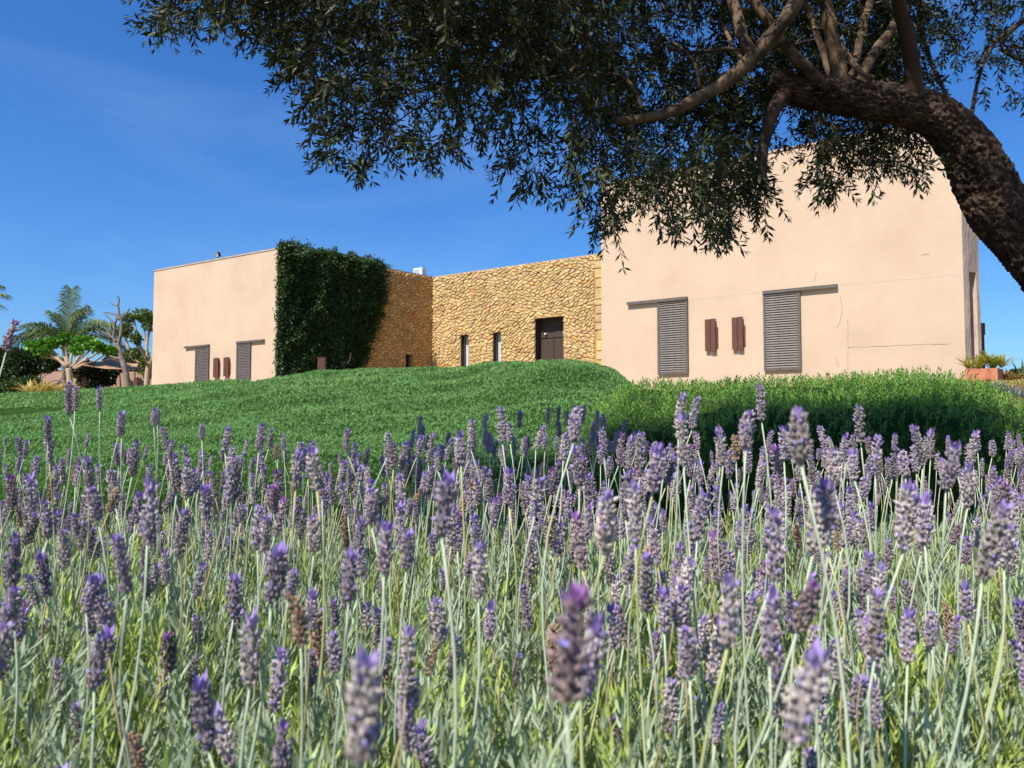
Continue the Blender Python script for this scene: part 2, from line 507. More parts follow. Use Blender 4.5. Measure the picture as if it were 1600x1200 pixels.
for (a, b, c, e, k) in (h1, h2, h3):
    ln = MB(); t = 0.025
    for (s0_, s1_, z0_, z1_) in ((a + .002, a + t, c + t, e - t), (b - t, b - .002, c + t, e - t), (a + .002, b - .002, e - t, e - .002), (a + .002, b - .002, c + .002, c + t)):
        ln.obox(PW(s0_, z0_, k - .01), dW * (s1_ - s0_), nW * (k - .02), (0, 0, z1_ - z0_))
    ln.build('reveal_shade', M['wood'], wing, origin=wo_)  # dark liners put the shade of the reveals into colour
for (a, b, c, e, k) in (h1, h2):
    fr = MB()
    t = 0.06
    for (s0_, s1_, z0_, z1_) in ((a, a + t, c, e), (b - t * 1.6, b, c, e), (a + t, b - t * 1.6, e - t, e), (a + t, b - t * 1.6, c, c + t)):
        fr.obox(PW(s0_, z0_, k), dW * (s1_ - s0_), -nW * 0.05, (0, 0, z1_ - z0_))
    wob = fr.build('window', M['alu'], wing, origin=wo_)
    mb = MB(); mb.quad(PW(a + t, c + t, k + 0.02), PW(b - t * 1.6, c + t, k + 0.02), PW(b - t * 1.6, e - t, k + 0.02), PW(a + t, e - t, k + 0.02)); mb.build('pane', M['glass'], wob, origin=wo_)
    mb = MB()
    nfold = 14
    x0, x1 = a + 0.2 * (b - a), b - 0.02
    for i in range(nfold):
        u0, u1 = x0 + (x1 - x0) * i / nfold, x0 + (x1 - x0) * (i + 1) / nfold
        k0, k1 = k + 0.055 + 0.03 * (i % 2), k + 0.055 + 0.03 * ((i + 1) % 2)
        mb.quad(PW(u0, c, k0), PW(u1, c, k1), PW(u1, e, k1), PW(u0, e, k0))
    mb.build('curtain', M['curtain'], wob, origin=wo_)
(a, b, c, e, k) = h3
door = MB(); zt_ = e - 1.05
door.obox(PW(a, c, k), dW * (b - a), -nW * 0.04, (0, 0, e - c))
dob = door.build('door', M['wood'], wing, origin=wo_)
for i in range(2):
    w = (b - a) / 2
    mb = MB(); mb.obox(PW(a + 0.03 + i * w, c, k - 0.05), dW * (w - 0.05), -nW * 0.048, (0, 0, zt_ - c - 0.06)); mb.build('door_leaf', M['wood'], dob, origin=wo_)
mb = MB(); mb.obox(PW(a + 0.03, zt_, k - 0.045), dW * (b - a - 0.06), -nW * 0.043, (0, 0, 0.55)); mb.build('transom_panel', M['wood'], dob, origin=wo_)
for u in (0.22, 0.88):
    mb = MB(); p0 = PW(a + u * (b - a), zt_ + 0.22, k - 0.05); mb.tube([p0, p0 + nW * 0.12], 0.06, 10); mb.build('door_lamp', M['steel'], dob, origin=wo_)

# ---- rubble stones: convex cells of an oriented point set, joints left open
def stone_wall(P0, P1, s_rng, z_rng, holes, keep, parent, origin, seed, L_=0.47, W_=0.165, limit=300, near=None, lift=0.06, hue=(1, 1, 1)):
    rg = np.random.default_rng(seed)
    d, n = frame_on_wall(P0, P1)
    def ang(s, z):
        v = mnoise.noise(Vector((s * 0.85 + seed, z * 0.95, seed * 3.1))) * 2.6 + 0.5 * mnoise.noise(Vector((s * 1.7, z * 1.7, seed)))
        return R(34) * math.tanh(1.7 * v) + R(4)
    pts, Ms, As = np.zeros((0, 2)), np.zeros((0, 2, 2)), []
    area = (s_rng[1] - s_rng[0]) * (z_rng[1] - z_rng[0])
    pl, ml, al, sl = [], [], [], []
    cell = {}
    tries = int(area / (L_ * W_) * 45)
    for it in range(tries):
        s = rg.uniform(*s_rng); z = rg.uniform(*z_rng)
        if not keep(s, z): continue
        th = ang(s, z) + rg.normal(0, 0.2)
        sz = rg.uniform(0.65, 1.25) if rg.random() > 0.07 else 1.5
        asp = rg.uniform(0.8, 1.15) if rg.random() > 0.08 else 0.6
        a, b = L_ * sz * asp / 2, W_ * (sz ** 0.7) / max(asp, 0.75) / 2
        c_, s_ = math.cos(th), math.sin(th)
        Rm = np.array([[c_, -s_], [s_, c_]])
        Mi = Rm @ np.diag([1 / a ** 2, 1 / b ** 2]) @ Rm.T
        key = (int(s / 0.9), int(z / 0.9)); ok = True
        for dx in (-1, 0, 1):
            for dy in (-1, 0, 1):
                for j in cell.get((key[0] + dx, key[1] + dy), ()):
                    dv = np.array([s - pl[j][0], z - pl[j][1]])
                    q = dv @ ((Mi + ml[j]) / 2) @ dv
                    if q < 1.66 ** 2: ok = False; break
                if not ok: break
            if not ok: break
        if not ok: continue
        cell.setdefault(key, []).append(len(pl))
        pl.append((s, z)); ml.append(Mi); al.append((th, a, b))
    polys = []
    def clip(poly, nx_, ny_, c0):
        out_ = []
        for i in range(len(poly)):
            p, q = poly[i], poly[(i + 1) % len(poly)]
            dp, dq = p[0] * nx_ + p[1] * ny_ - c0, q[0] * nx_ + q[1] * ny_ - c0
            if dp <= 0: out_.append(p)
            if dp * dq < 0:
                t = dp / (dp - dq); out_.append((p[0] + (q[0] - p[0]) * t, p[1] + (q[1] - p[1]) * t))
        return out_
    for i, (s, z) in enumerate(pl):
        th, a, b = al[i]
        c_, s_ = math.cos(th), math.sin(th)
        poly = []
        for (u, v) in ((-1.2, -.7), (-1.0, -1.08), (1.0, -1.08), (1.2, -.7), (1.2, .7), (1.0, 1.08), (-1.0, 1.08), (-1.2, .7)):
            poly.append((s + c_ * u * a - s_ * v * b, z + s_ * u * a + c_ * v * b))
        key = (int(s / 0.9), int(z / 0.9))
        for dx in (-2, -1, 0, 1, 2):
            for dy in (-2, -1, 0, 1, 2):
                for j in cell.get((key[0] + dx, key[1] + dy), ()):
                    if j == i: continue
                    dv = np.array([pl[j][0] - s, pl[j][1] - z])
                    Mm = (ml[i] + ml[j]) / 2
                    if dv @ Mm @ dv > 16: continue
                    g = Mm @ dv; L2 = math.hypot(*g); g = g / L2
                    c0 = g[0] * (s + dv[0] / 2) + g[1] * (z + dv[1] / 2) - 0.014
                    poly = clip(poly, g[0], g[1], c0)
                    if len(poly) < 3: break
        if len(poly) < 3: continue
        for (a0, b0, c0, e0, _k) in holes:
            gaps = [(a0 - s, (1, 0, a0)), (s - b0, (-1, 0, -b0)), (c0 - z, (0, 1, c0)), (z - e0, (0, -1, -e0))]
            g, hp = max(gaps, key=lambda t: t[0])
            if g < 0: poly = []; break
            poly = clip(poly, *hp)
            if len(poly) < 3: break
        for hp in ((-1, 0, -s_rng[0]), (1, 0, s_rng[1]), (0, 1, z_rng[1])):
            if len(poly) >= 3: poly = clip(poly, *hp)
        if len(poly) < 3: continue
        # drop hairline edges
        q = [poly[0]]
        for p in poly[1:]:
            if math.hypot(p[0] - q[-1][0], p[1] - q[-1][1]) > 0.03: q.append(p)
        if len(q) < 3: continue
        polys.append((s, z, q))
    polys.sort(key=lambda t: near(t[0], t[1]) if near else 0)
    rest = MB(); cnt = 0
    for k, (s, z, poly) in enumerate(polys):
        m_ = len(poly)
        cx, cz = sum(p[0] for p in poly) / m_, sum(p[1] for p in poly) / m_
        h = lift * rg.uniform(0.55, 1.25)
        tilt = (rg.uniform(-.10, .10), rg.uniform(-.10, .10))
        Vs, Fs = [], []
        for (sc, hh) in ((0.99, -0.015), (0.965, h * 0.6), (0.80, h)):
            for p in poly:
                ps, pz = cx + (p[0] - cx) * sc, cz + (p[1] - cz) * sc
                off = hh + (tilt[0] * (ps - cx) + tilt[1] * (pz - cz)) * (hh > 0) + rg.uniform(-.006, .006) * (hh > 0)
                w = P0 + d * ps + n * off + Vector((0, 0, pz))
                Vs.append(w - origin)
        for r_ in range(2):
            for i in range(m_):
                j = (i + 1) % m_
                Fs.append((r_ * m_ + i, r_ * m_ + j, (r_ + 1) * m_ + j, (r_ + 1) * m_ + i))
        Fs.append(tuple(2 * m_ + i for i in range(m_)))
        g = rg.uniform(0.8, 1.14)
        u = rg.random()
        col = (g * 1.02, g * 0.78, g * 0.55) if u < 0.02 else ((g * 1.12, g * 1.12, g * 1.2) if u < 0.08 else (g, g * rg.uniform(0.95, 1.03), g * rg.uniform(0.88, 1.08)))
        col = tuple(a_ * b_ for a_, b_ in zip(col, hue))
        if cnt < limit:
            mbs = MB(); mbs.add(Vs, Fs, col); mbs.build('stone', M['stone'], parent); cnt += 1
        else:
            rest.add(Vs, Fs, col)
    if rest.v:
        ro = rest.build('stones', M['stone'], parent); ro['kind'] = 'stuff'
    return len(polys)

sE, _ = wall_sz(940, 480, C, D2)
n1 = stone_wall(C, D2, (0.06, sE - 0.42), (2.35, ZR), wholes, lambda s, z: True, wing, wo_, 3, near=lambda s, z: 0 if z > 2.3 else 1)
# squared corner stones beside the right-hand house
zq = 2.3
rq = np.random.default_rng(5)
while zq < ZR - 0.05:
    hq = min(rq.uniform(0.3, 0.62), ZR - zq)
    wq = rq.uniform(0.2, 0.4)
    mb = MB()
    a0 = sE - wq - 0.05
    g = rq.uniform(0.8, 1.1)
    col = (g * 0.98, g * rq.uniform(.88, 1.0), g * rq.uniform(.78, 1.0))
    lf = 0.06
    P0_ = [PW(a0, zq + .01, 0), PW(sE + 0.3, zq + .01, 0), PW(sE + 0.3, zq + hq - .02, 0), PW(a0, zq + hq - .02, 0)]
    P1_ = [PW(a0 + .02, zq + .03, -lf), PW(sE + 0.3, zq + .03, -lf), PW(sE + 0.3, zq + hq - .04, -lf), PW(a0 + .02, zq + hq - .04, -lf)]
    mb.add([q - wo_ for q in P0_ + P1_], [(0, 1, 5, 4), (1, 2, 6, 5), (2, 3, 7, 6), (3, 0, 4, 7), (4, 5, 6, 7)], col)
    mb.build('quoin', M['stone'], wing)
    zq += hq

# where the ivy stops on the side wall (pixels of its right-hand edge)
ivy_edge = [(ZR + 1, None)]
iv_pts = [wall_sz(px - 9, py, B, C) for px, py in ((604, 412), (602, 440), (600, 475), (592, 500), (583, 525), (577, 548), (566, 570), (556, 590), (548, 620))]
iv_z = np.array([p[1] for p in iv_pts])[::-1]; iv_s = np.array([p[0] for p in iv_pts])[::-1]
def ivy_s(z): return float(np.interp(z, iv_z, iv_s))
LC = (C - B).length
n2 = stone_wall(B, C, (0.05, LC - 0.03), (2.35, ZR), side_hole, lambda s, z: s > ivy_s(z) - 0.9, lh, lo_, 11, near=lambda s, z: -s, hue=(1.02, 0.86, 0.68))  # hue puts warm bounce light into the colour of these stones

# ---- right plaster house
rh = thing('plaster_house', 'larger peach plaster house behind the olive tree, with a planter at its corner', 'house', (E.x, E.y, ZB))
ro_ = Vector(rh.location)
H_ = E + (G - Fc)
ha, hz = wall_sz(1514, 424, Fc, G); hb, _ = wall_sz(1525.5, 440, Fc, G)
nich = [(ha, hb, ZB + 0.2, hz, 0.45)]
mb = MB(); wall_face(mb, E, Fc, ZB, ZR); mb.build('front_wall', M['plaster'], rh, origin=ro_)
M['plaster_end'] = surf('grazing_lit_render', (0.33, 0.26, 0.21), (0.66, 0.50, 0.38), 1.6, 0.9, 0.6, 9, stretch=(1, 1, 0.35), bdist=0.05)  # mottle and lifted tone paint grazing sunlight onto the end wall
mb = MB(); wall_face(mb, Fc, G, ZB, ZR, nich); mb.build('end_wall', M['plaster_end'], rh, origin=ro_)
mb = MB(); wall_face(mb, G, H_, ZB, ZR); wall_face(mb, H_, E, ZB, ZR); mb.build('back_wall', M['plaster'], rh, origin=ro_)
dE, nE = frame_on_wall(Fc, G)
mb = MB(); mb.obox(Fc + dE * ha - nE * 0.43 + Vector((0, 0, ZB + .2)), dE * (hb - ha), -nE * 0.05, (0, 0, hz - ZB - .2)); mb.build('niche_back', M['plaster'], rh, origin=ro_)
mb = MB(); mb.quad(*[q + Vector((0, 0, ZR - 0.25)) for q in (E, Fc, G, H_)]); mb.build('roof', M['coping'], rh, origin=ro_)
mb = MB(); coping(mb, [E, Fc, G, H_]); mb.build('coping', M['coping'], rh, origin=ro_)

def shutters(P0, P1, parent, origin, items, slats_as_parts):
    d, n = frame_on_wall(P0, P1)
    P = lambda s, z, k=0.0: P0 + d * s + n * k + Vector((0, 0, z))
    for (px0, px1, pyt, zbot, rpx, rpy) in items:
        s0, z0 = wall_sz(px0, pyt[0], P0, P1); s1, z1 = wall_sz(px1, pyt[1], P0, P1)
        zt = (z0 + z1) / 2
        zb = wall_sz(px0, zbot, P0, P1)[1]
        w = 0.075
        fr = MB()
        for (a, b, c, e) in ((s0, s0 + w, zb, zt), (s1 - w, s1, zb, zt), (s0 + w, s1 - w, zt - w, zt), (s0 + w, s1 - w, zb, zb + w)):
            fr.obox(P(a, c, 0.05), d * (b - a), -n * 0.06 * -1, (0, 0, e - c)) if False else fr.obox(P(a, c, 0.085), d * (b - a), -n * 0.06, (0, 0, e - c))
        fo = fr.build('shutter', M['shutter'], parent, origin=origin)
        ns = 30 if slats_as_parts else 26
        pitch_ = (zt - zb - 2 * w) / ns
        bk = MB(); bk.quad(P(s0 + w, zb + w, 0.028), P(s1 - w, zb + w, 0.028), P(s1 - w, zt - w, 0.028), P(s0 + w, zt - w, 0.028))
        bk.build('back_panel', M['shutter'], fo, origin=origin)
        sl = MB()
        me0 = None
        for i in range(ns):
            z = zb + w + (i + 0.15) * pitch_
            q = MB()
            # a tilted louvre: top edge in, bottom edge out
            lo_z, hi_z = 0.0, pitch_ * 0.95
            a = [P(s0 + w, z + lo_z, 0.08), P(s1 - w, z + lo_z, 0.08), P(s1 - w, z + hi_z, 0.042), P(s0 + w, z + hi_z, 0.042)]
            bb = [x - n * 0.012 - Vector((0, 0, 0.006)) for x in a]
            q.add(a + bb, [(0, 1, 2, 3), (7, 6, 5, 4), (0, 4, 5, 1), (1, 5, 6, 2), (2, 6, 7, 3), (3, 7, 4, 0)])
            if slats_as_parts:
                if me0 is None:
                    o = q.build('slat', M['shutter'], fo, origin=origin); me0 = o.data
                else:
                    o = link('slat', me0, None, fo, (0, 0, i * pitch_))
            else:
                sl.v, base = sl.v, len(sl.v)
                sl.add(q.v, q.f)
        if not slats_as_parts:
            so = sl.build('slats', M['shutter'], fo, origin=origin); so['kind'] = 'stuff'
        # track rail over it
        r0 = wall_sz(rpx[0], rpy[0], P0, P1); r1 = wall_sz(rpx[1], rpy[1], P0, P1)
        zr_ = zt + 0.02
        rl = MB()
        rl.obox(P(r0[0], zr_ + 0.045, 0.12), d * (r1[0] - r0[0]), -n * 0.118, (0, 0, 0.035))
        rl.obox(P(r0[0], zr_ - 0.025, 0.12), d * (r1[0] - r0[0]), -n * 0.02, (0, 0, 0.07))
        rl.build('sliding_rail', M['shutter'], parent, origin=origin)

def wood_shutters(P0, P1, parent, origin, items):
    d, n = frame_on_wall(P0, P1)
    P = lambda s, z, k=0.0: P0 + d * s + n * k + Vector((0, 0, z))
    for (px0, px1, pyt, pyb) in items:
        s0, zt = wall_sz(px0, pyt, P0, P1); s1, _ = wall_sz(px1, pyt, P0, P1)
        zb = wall_sz(px0, pyb, P0, P1)[1]
        hw = (s1 - s0) / 2
        bk = MB(); bk.obox(P(s0 + 0.1, zb + 0.12, 0.05), d * (s1 - s0 - 0.06), -n * 0.048, (0, 0, zt - zb - 0.4))
        sh = bk.build('window_shutter', M['rust'], parent, origin=origin)
        for i in range(2):
            dz = -0.03 * i
            m2 = MB(); m2.obox(P(s0 + i * hw, zb + dz, 0.115), d * (hw - 0.015), -n * 0.06, (0, 0, zt - zb + 0.04 * i)); m2.build('board', M['rust'], sh, origin=origin)

shutters(E, Fc, rh, ro_, [(1028, 1075, (472, 469), 586, (981, 1075), (481, 471)), (1193, 1250.5, (460, 455), 580, (1193, 1309), (460, 449))], True)
wood_shutters(E, Fc, rh, ro_, [(1103, 1120, 500, 549), (1145, 1162.5, 497, 546.5)])
shutters(A, B, lh, lo_, [(307, 328, (543, 541), 606, (290, 328), (545, 541)), (371.5, 393, (537, 535), 604, (371.5, 414), (537, 534))], False)
wood_shutters(A, B, lh, lo_, [(336, 344, 560, 590), (352, 360, 559, 588)])

# construction joint and cracks in the render of the right-hand house (thin mortar lines)
dR, nR = frame_on_wall(E, Fc)
def wall_line(P0, P1, pix, w, name, mat, parent, origin, k=0.003):
    d, n = frame_on_wall(P0, P1)
    q = [wall_sz(px, py, P0, P1) for px, py in pix]
    fine = []
    for (a, b) in zip(q[:-1], q[1:]):
        m_ = max(2, int(math.hypot(b[0] - a[0], b[1] - a[1]) / 0.18))
        for i in range(m_):
            t = i / m_
            fine.append((a[0] + (b[0] - a[0]) * t + random.uniform(-.012, .012), a[1] + (b[1] - a[1]) * t + random.uniform(-.012, .012)))
    fine.append(q[-1])
    mb = MB()
    V_, F_ = [], []
    for i, (s, z) in enumerate(fine):
        a = fine[max(i - 1, 0)]; b = fine[min(i + 1, len(fine) - 1)]
        t = Vector((b[0] - a[0], b[1] - a[1])).normalized()
        ww = w * random.uniform(0.5, 1.1) / 2
        for sg in (-1, 1):
            V_.append(P0 + d * (s - t.y * ww * sg) + Vector((0, 0, z + t.x * ww * sg)) + n * k - origin)
        if i: F_.append((2 * i - 2, 2 * i - 1, 2 * i + 1, 2 * i))
    # both windings are fine: a flat line on the wall
    mb.add(V_, F_)
    return mb.build(name, mat, parent)
wall_line(E, Fc, [(1078, 468), (1190, 456.5)], 0.035, 'render_joint', M['joint'], rh, ro_)
wall_line(E, Fc, [(1312, 445), (1503, 428)], 0.05, 'render_joint', M['joint'], rh, ro_)
wall_line(E, Fc, [(1325, 543), (1380, 540.5), (1440, 538.5), (1485, 537)], 0.022, 'crack', M['crack'], rh, ro_, 0.004)
wall_line(E, Fc, [(1313, 463), (1316, 480), (1314, 500), (1308, 512)], 0.018, 'crack', M['crack'], rh, ro_, 0.005)
wall_line(E, Fc, [(1324.5, 500), (1325, 540), (1324, 590)], 0.014, 'crack', M['crack'], rh, ro_, 0.006)
wall_line(E, Fc, [(1305, 556), (1308, 568), (1311, 573)], 0.016, 'crack', M['crack'], rh, ro_, 0.005)
wall_line(E, Fc, [(1276, 425), (1272, 440)], 0.012, 'crack', M['crack'], rh, ro_, 0.005)
wall_line(E, Fc, [(1440, 398), (1452, 397)], 0.02, 'crack', M['crack'], rh, ro_, 0.005)

# ---- roof things
q = atz(656, 440, ZR) + vdir * 0 ; q = C + vdir * 1.2 - dW * 0.9 + Vector((0, 0, ZR + 0.0))
q = pt(656, 428, 50.0); q.z = ZR + 0.12
ac = thing('air_conditioner', 'small white air conditioner unit on the roof behind the stone corner', 'air conditioner', q)
dA = dW
mb = MB(); mb.obox(Vector((0, 0, .28)) - dA * .36 - vdir * .18, dA * .72, vdir * .36, (0, 0, .62)); mb.build('casing', M['white'], ac)
mb = MB()
for sgn in (-.3, .22): mb.obox(Vector((0, 0, 0)) + dA * sgn - vdir * .2, dA * .08, vdir * .4, (0, 0, .28))
mb.build('feet', M['alu'], ac)
mb = MB()
for i in range(6): mb.obox(Vector((0, 0, .34 + i * .09)) - dA * .3 - vdir * .2, dA * .42, vdir * .02, (0, 0, .045))
mb.build('grille', M['alu'], ac)

q = wall_sz(337, 405, A, B)
dL, nL = frame_on_wall(A, B)
base = A + dL * q[0] - nL * 0.15 + Vector((0, 0, ZR + 0.07))
fl = thing('floodlight', 'small black floodlight on the roof edge of the smaller house', 'floodlight', base)
mb = MB(); mb.tube([(0, 0, 0), (0, 0, .14)], .03, 8); mb.build('bracket', M['black'], fl)
mb = MB(); mb.obox(Vector((0, 0, .12)) - dL * .16 + nL * .02, dL * .3, -nL * .12 + Vector((0, 0, .05)), nL * .09 + Vector((0, 0, .24))); mb.build('lamp_head', M['black'], fl)
mb = MB(); mb.obox(Vector((0, 0, .14)) - dL * .13 + nL * .024, dL * .24, nL * .01, nL * .08 + Vector((0, 0, .2))); mb.build('lens', M['alu'], fl)

# ------------------------------------------------------------------ ivy on the side wall
dB, nB = frame_on_wall(B, C)
ivy = thing('ivy', 'dense dark green ivy covering the near part of the stone side wall', 'ivy', (B.x, B.y, ZB))
io_ = Vector(ivy.location)
gs, gz = 40, 30
V_, F_ = [], []
def ivy_bulge(u, z):
    return 0.18 + 0.22 * math.sin(math.pi * min(max(u, 0.03), 0.97)) ** 0.5 + 0.26 * mnoise.noise(Vector((u * 7, z * 0.8, 2))) + 0.14 * mnoise.noise(Vector((u * 17, z * 2.1, 5)))
for i in range(gs + 1):
    for j in range(gz + 1):
        z = 2.0 + (ZR + 0.12 - 2.0) * j / gz
        u = i / gs
        s = -0.02 + (ivy_s(z) + 0.02) * u
        zz = z + (0.12 * mnoise.noise(Vector((s, 0, 5))) if j == gz else 0)
        k = ivy_bulge(u, z)
        if j == gz: k *= 0.4
        V_.append(B + dB * s + nB * k + Vector((0, 0, zz)) - io_)
for i in range(gs):
    for j in range(gz):
        a = i * (gz + 1) + j
        F_.append((a, a + gz + 1, a + gz + 2, a + 1))
me = new_mesh('ivy_gap_shade', np.array(V_), F_, None, True)
link('ivy_gap_shade', me, M['under'], ivy)  # dark sheet, painted shade behind the ivy leaves
N = 64000
zz = 2.0 + (ZR + 0.15 - 2.0) * rng.random(N)
uu = rng.random(N) ** 0.95
# extra leaves over the top, the corner and the ragged free edge
sel = rng.random(N)
zz = np.where(sel < 0.07, ZR + 0.02 + np.abs(rng.normal(0, 0.2, N)) * (0.5 + 0.9 * np.array([max(0, mnoise.noise(Vector((q * 11, 2, 7))) + .4) for q in uu])), zz)
uu = np.where((sel > 0.07) & (sel < 0.13), rng.normal(0, 0.012, N), uu)
uu = np.where((sel > 0.13) & (sel < 0.19), 1 + rng.normal(0, 0.04, N) + 0.07 * np.array([mnoise.noise(Vector((q * 2.3, 1, 4))) for q in zz]), uu)
P_ = np.zeros((N, 3)); Nn = np.zeros((N, 3))
for i in range(N):
    z = zz[i]; se = ivy_s(z); s = uu[i] * se
    if sel[i] > 0.19 and uu[i] < 0.02: pass
    k = ivy_bulge(uu[i], z) + rng.normal(0.03, 0.07)
    if sel[i] < 0.07: k = rng.uniform(-0.25, 0.4)
    p_ = B + dB * s + nB * max(k, 0.03) + Vector((0, 0, z))
    if 0.07 < sel[i] < 0.13: p_ = B + dB * rng.uniform(0, 0.3) + (-dB) * abs(rng.normal(0, 0.08)) + nB * rng.uniform(0, 0.3) + Vector((0, 0, z)) - (dL * abs(rng.normal(0, .1)))
    P_[i] = p_
lumps = np.array([mnoise.noise(Vector(p) * 1.4) for p in P_])
dirs = rng.normal(0, 0.55, (N, 3)) + np.array(nB) * 0.75 + np.array([0, 0, -0.25])
up_ = zz > ZR - 0.1
dirs[up_] = rng.normal(0, 0.5, (up_.sum(), 3)) + np.array([0, 0, 0.9])
rot = rot_from_dir(dirs, rng.uniform(0, 6.28, N))
g = np.clip(rng.normal(1, 0.28, N) * (1 + 0.5 * lumps), 0.35, 2)[:, None]
colr = np.array([[0.035, 0.072, 0.018]]) * g
yl = rng.random(N) < 0.05
colr[yl] = np.array([0.12, 0.17, 0.03]) * rng.uniform(0.6, 1.1, (yl.sum(), 1))
sz = np.stack([rng.uniform(.07, .12, N), np.full(N, .10), rng.uniform(.08, .15, N)], 1)
Vv, Ff, Cc = scatter(LEAF_V, LEAF_F, P_ - np.array(io_), rot, sz, colr)
lo = link('leaves', new_mesh('leaves', Vv, Ff, Cc), M['leaf'], ivy); lo['kind'] = 'stuff'
mb = MB()
b0 = wall_sz(532, 570, B, C); b1 = wall_sz(538, 552, B, C)
pts_ = [B + dB * (b0[0] + (b1[0] - b0[0]) * t) + nB * (0.55 + 0.1 * math.sin(3 * t)) + Vector((0, 0, b0[1] + (b1[1] - b0[1]) * t ** 1.3)) - io_ for t in np.linspace(0, 1, 8)]
mb.tube(pts_, 0.03, 6); mb.build('bare_stem', M['paletrunk'], ivy)

# rusty bollard in front of the ivy
q = pt(502.5, 590, 30)
bl = thing('bollard', 'rusty square bollard standing on the mound before the ivy', 'bollard', (q.x, q.y, float(T(q.x, q.y))))
zt = pt(502.5, 558.5, 30).z - bl.location.z
mb = MB(); mb.obox((-.13, -.13, 0), (.26, 0, 0), (0, .26, 0), (0, 0, zt - 0.02)); mb.build('post', M['rust'], bl)
mb = MB(); mb.obox((-.14, -.14, zt - .018), (.28, 0, 0), (0, .28, 0), (0, 0, 0.02)); mb.build('cap', M['rust'], bl)

# ------------------------------------------------------------------ clipped mounds and hedges
def profile_mesh(a_rng, na, prof, nt):
    """prof(a) -> (d array, z array) of length nt; returns vertices (na,nt,3)"""
    out_ = np.zeros((na, nt, 3))
    for i, a in enumerate(np.linspace(*a_rng, na)):
        d_, z_ = prof(a)
        out_[i, :, 0] = a * d_; out_[i, :, 1] = d_; out_[i, :, 2] = z_
    return out_

def shrub(name, label, cat, a_rng, na, prof, nt, bump, bscale, template, size_fn, cover, pal, up=0.6, group=None, mat='mound', parent=None, seed=1, bare=0):
    rg = np.random.default_rng(seed)
    G_ = profile_mesh(a_rng, na, prof, nt)
    dn = np.zeros((na, nt))
    for i in range(na):
        for j in range(nt):
            p = G_[i, j]
            dn[i, j] = nfbm(Vector((p[0] * bscale, p[1] * bscale * 0.8, p[2] * bscale)), 3)
    G_[:, 1:-1, 2] += bump * dn[:, 1:-1]
    idx_ = np.arange(na * nt).reshape(na, nt)
    Fq = np.stack([idx_[:-1, :-1], idx_[1:, :-1], idx_[1:, 1:], idx_[:-1, 1:]], -1).reshape(-1, 4)
    Vf = G_.reshape(-1, 3)
    c = Vf.mean(0); c[2] = Vf[:, 2].min()
    root = thing(name, label, cat, tuple(c), group)
    link('inner_gap_shade', new_mesh('inner_gap_shade', Vf - c - np.array([0, 0, 0.03]), Fq, None, True), M['under'], root)
    # surface sampling
    q0, q1, q2, q3 = (Vf[Fq[:, k]] for k in range(4))
    nr = np.cross(q2 - q0, q3 - q1)
    ar = np.linalg.norm(nr, axis=1) * 0.5
    nr = nr / (2 * ar[:, None] + 1e-9)
    mid = (q0 + q1 + q2 + q3) / 4
    dist = np.linalg.norm(mid[:, :2], axis=1)
    px_ = 800 + F * mid[:, 0] / mid[:, 1]
    vis = ((px_ > -120) & (px_ < 1720)).astype(float) * 0.97 + 0.03
    sz_ = size_fn(dist)
    wgt = ar / sz_ ** 2 * vis * cover
    row = np.arange(len(Fq)) % (nt - 1)
    wgt[row < bare] *= 0.12  # thinned foot rows expose the dark body as a painted gap shadow
    N_ = int(wgt.sum())
    pick = rg.choice(len(Fq), N_, p=wgt / wgt.sum())
    u, v = rg.random((N_, 1)), rg.random((N_, 1))
    pos = (q0[pick] * (1 - u) + q1[pick] * u) * (1 - v) + (q3[pick] * (1 - u) + q2[pick] * u) * v
    nn = nr[pick]
    dirs_ = nn * (1 - up) + np.array([0, 0, up]) + rg.normal(0, 0.28, (N_, 3))
    lump = np.array([mnoise.noise(Vector(p) * 0.9) + 0.6 * mnoise.noise(Vector(p) * 3.1) for p in pos])
    s_ = sz_[pick] * rg.uniform(0.7, 1.3, N_)
    pos = pos - nn * (s_ * 0.25)[:, None] + np.array([0, 0, 1]) * (lump * 0.25 * s_)[:, None]
    t_ = np.clip(0.5 + 0.35 * lump + rg.normal(0, 0.3, N_), 0, 1)[:, None]
    col_ = np.array([pal[0]]) * (1 - t_) + np.array([pal[1]]) * t_
    if len(pal) > 2:
        k_ = rg.random(N_) < pal[3]
        col_[k_] = np.array(pal[2]) * rg.uniform(0.7, 1.2, (k_.sum(), 1))
    Vv, Ff, Cc = scatter(template[0], template[1], pos - c, rot_from_dir(dirs_, rg.uniform(0, 6.28, N_)), s_, col_)
    lo = link('foliage', new_mesh('foliage', Vv, Ff, Cc), M[mat], root); lo['kind'] = 'stuff'
    return root, N_

def tuft(k, w, tilt0, tilt1, seed, length=1.0):
    rg = np.random.default_rng(seed)
    V_, F_ = [], []
    for i in range(k):
        az = 2 * math.pi * (i + rg.uniform(-.3, .3)) / k; tl = rg.uniform(tilt0, tilt1); L_ = length * rg.uniform(0.75, 1.1)
        d = np.array([math.sin(tl) * math.cos(az), math.sin(tl) * math.sin(az), math.cos(tl)])
        sd = np.array([-math.sin(az), math.cos(az), 0]) * w
        b = len(V_)
        m_ = d * L_ * 0.5 + np.array([0, 0, 0.06])
        V_ += [np.zeros(3), m_ - sd, m_ + sd, d * L_]
        F_ += [(b, b + 2, b + 1), (b + 1, b + 2, b + 3)]
    return np.array(V_), np.array(F_)

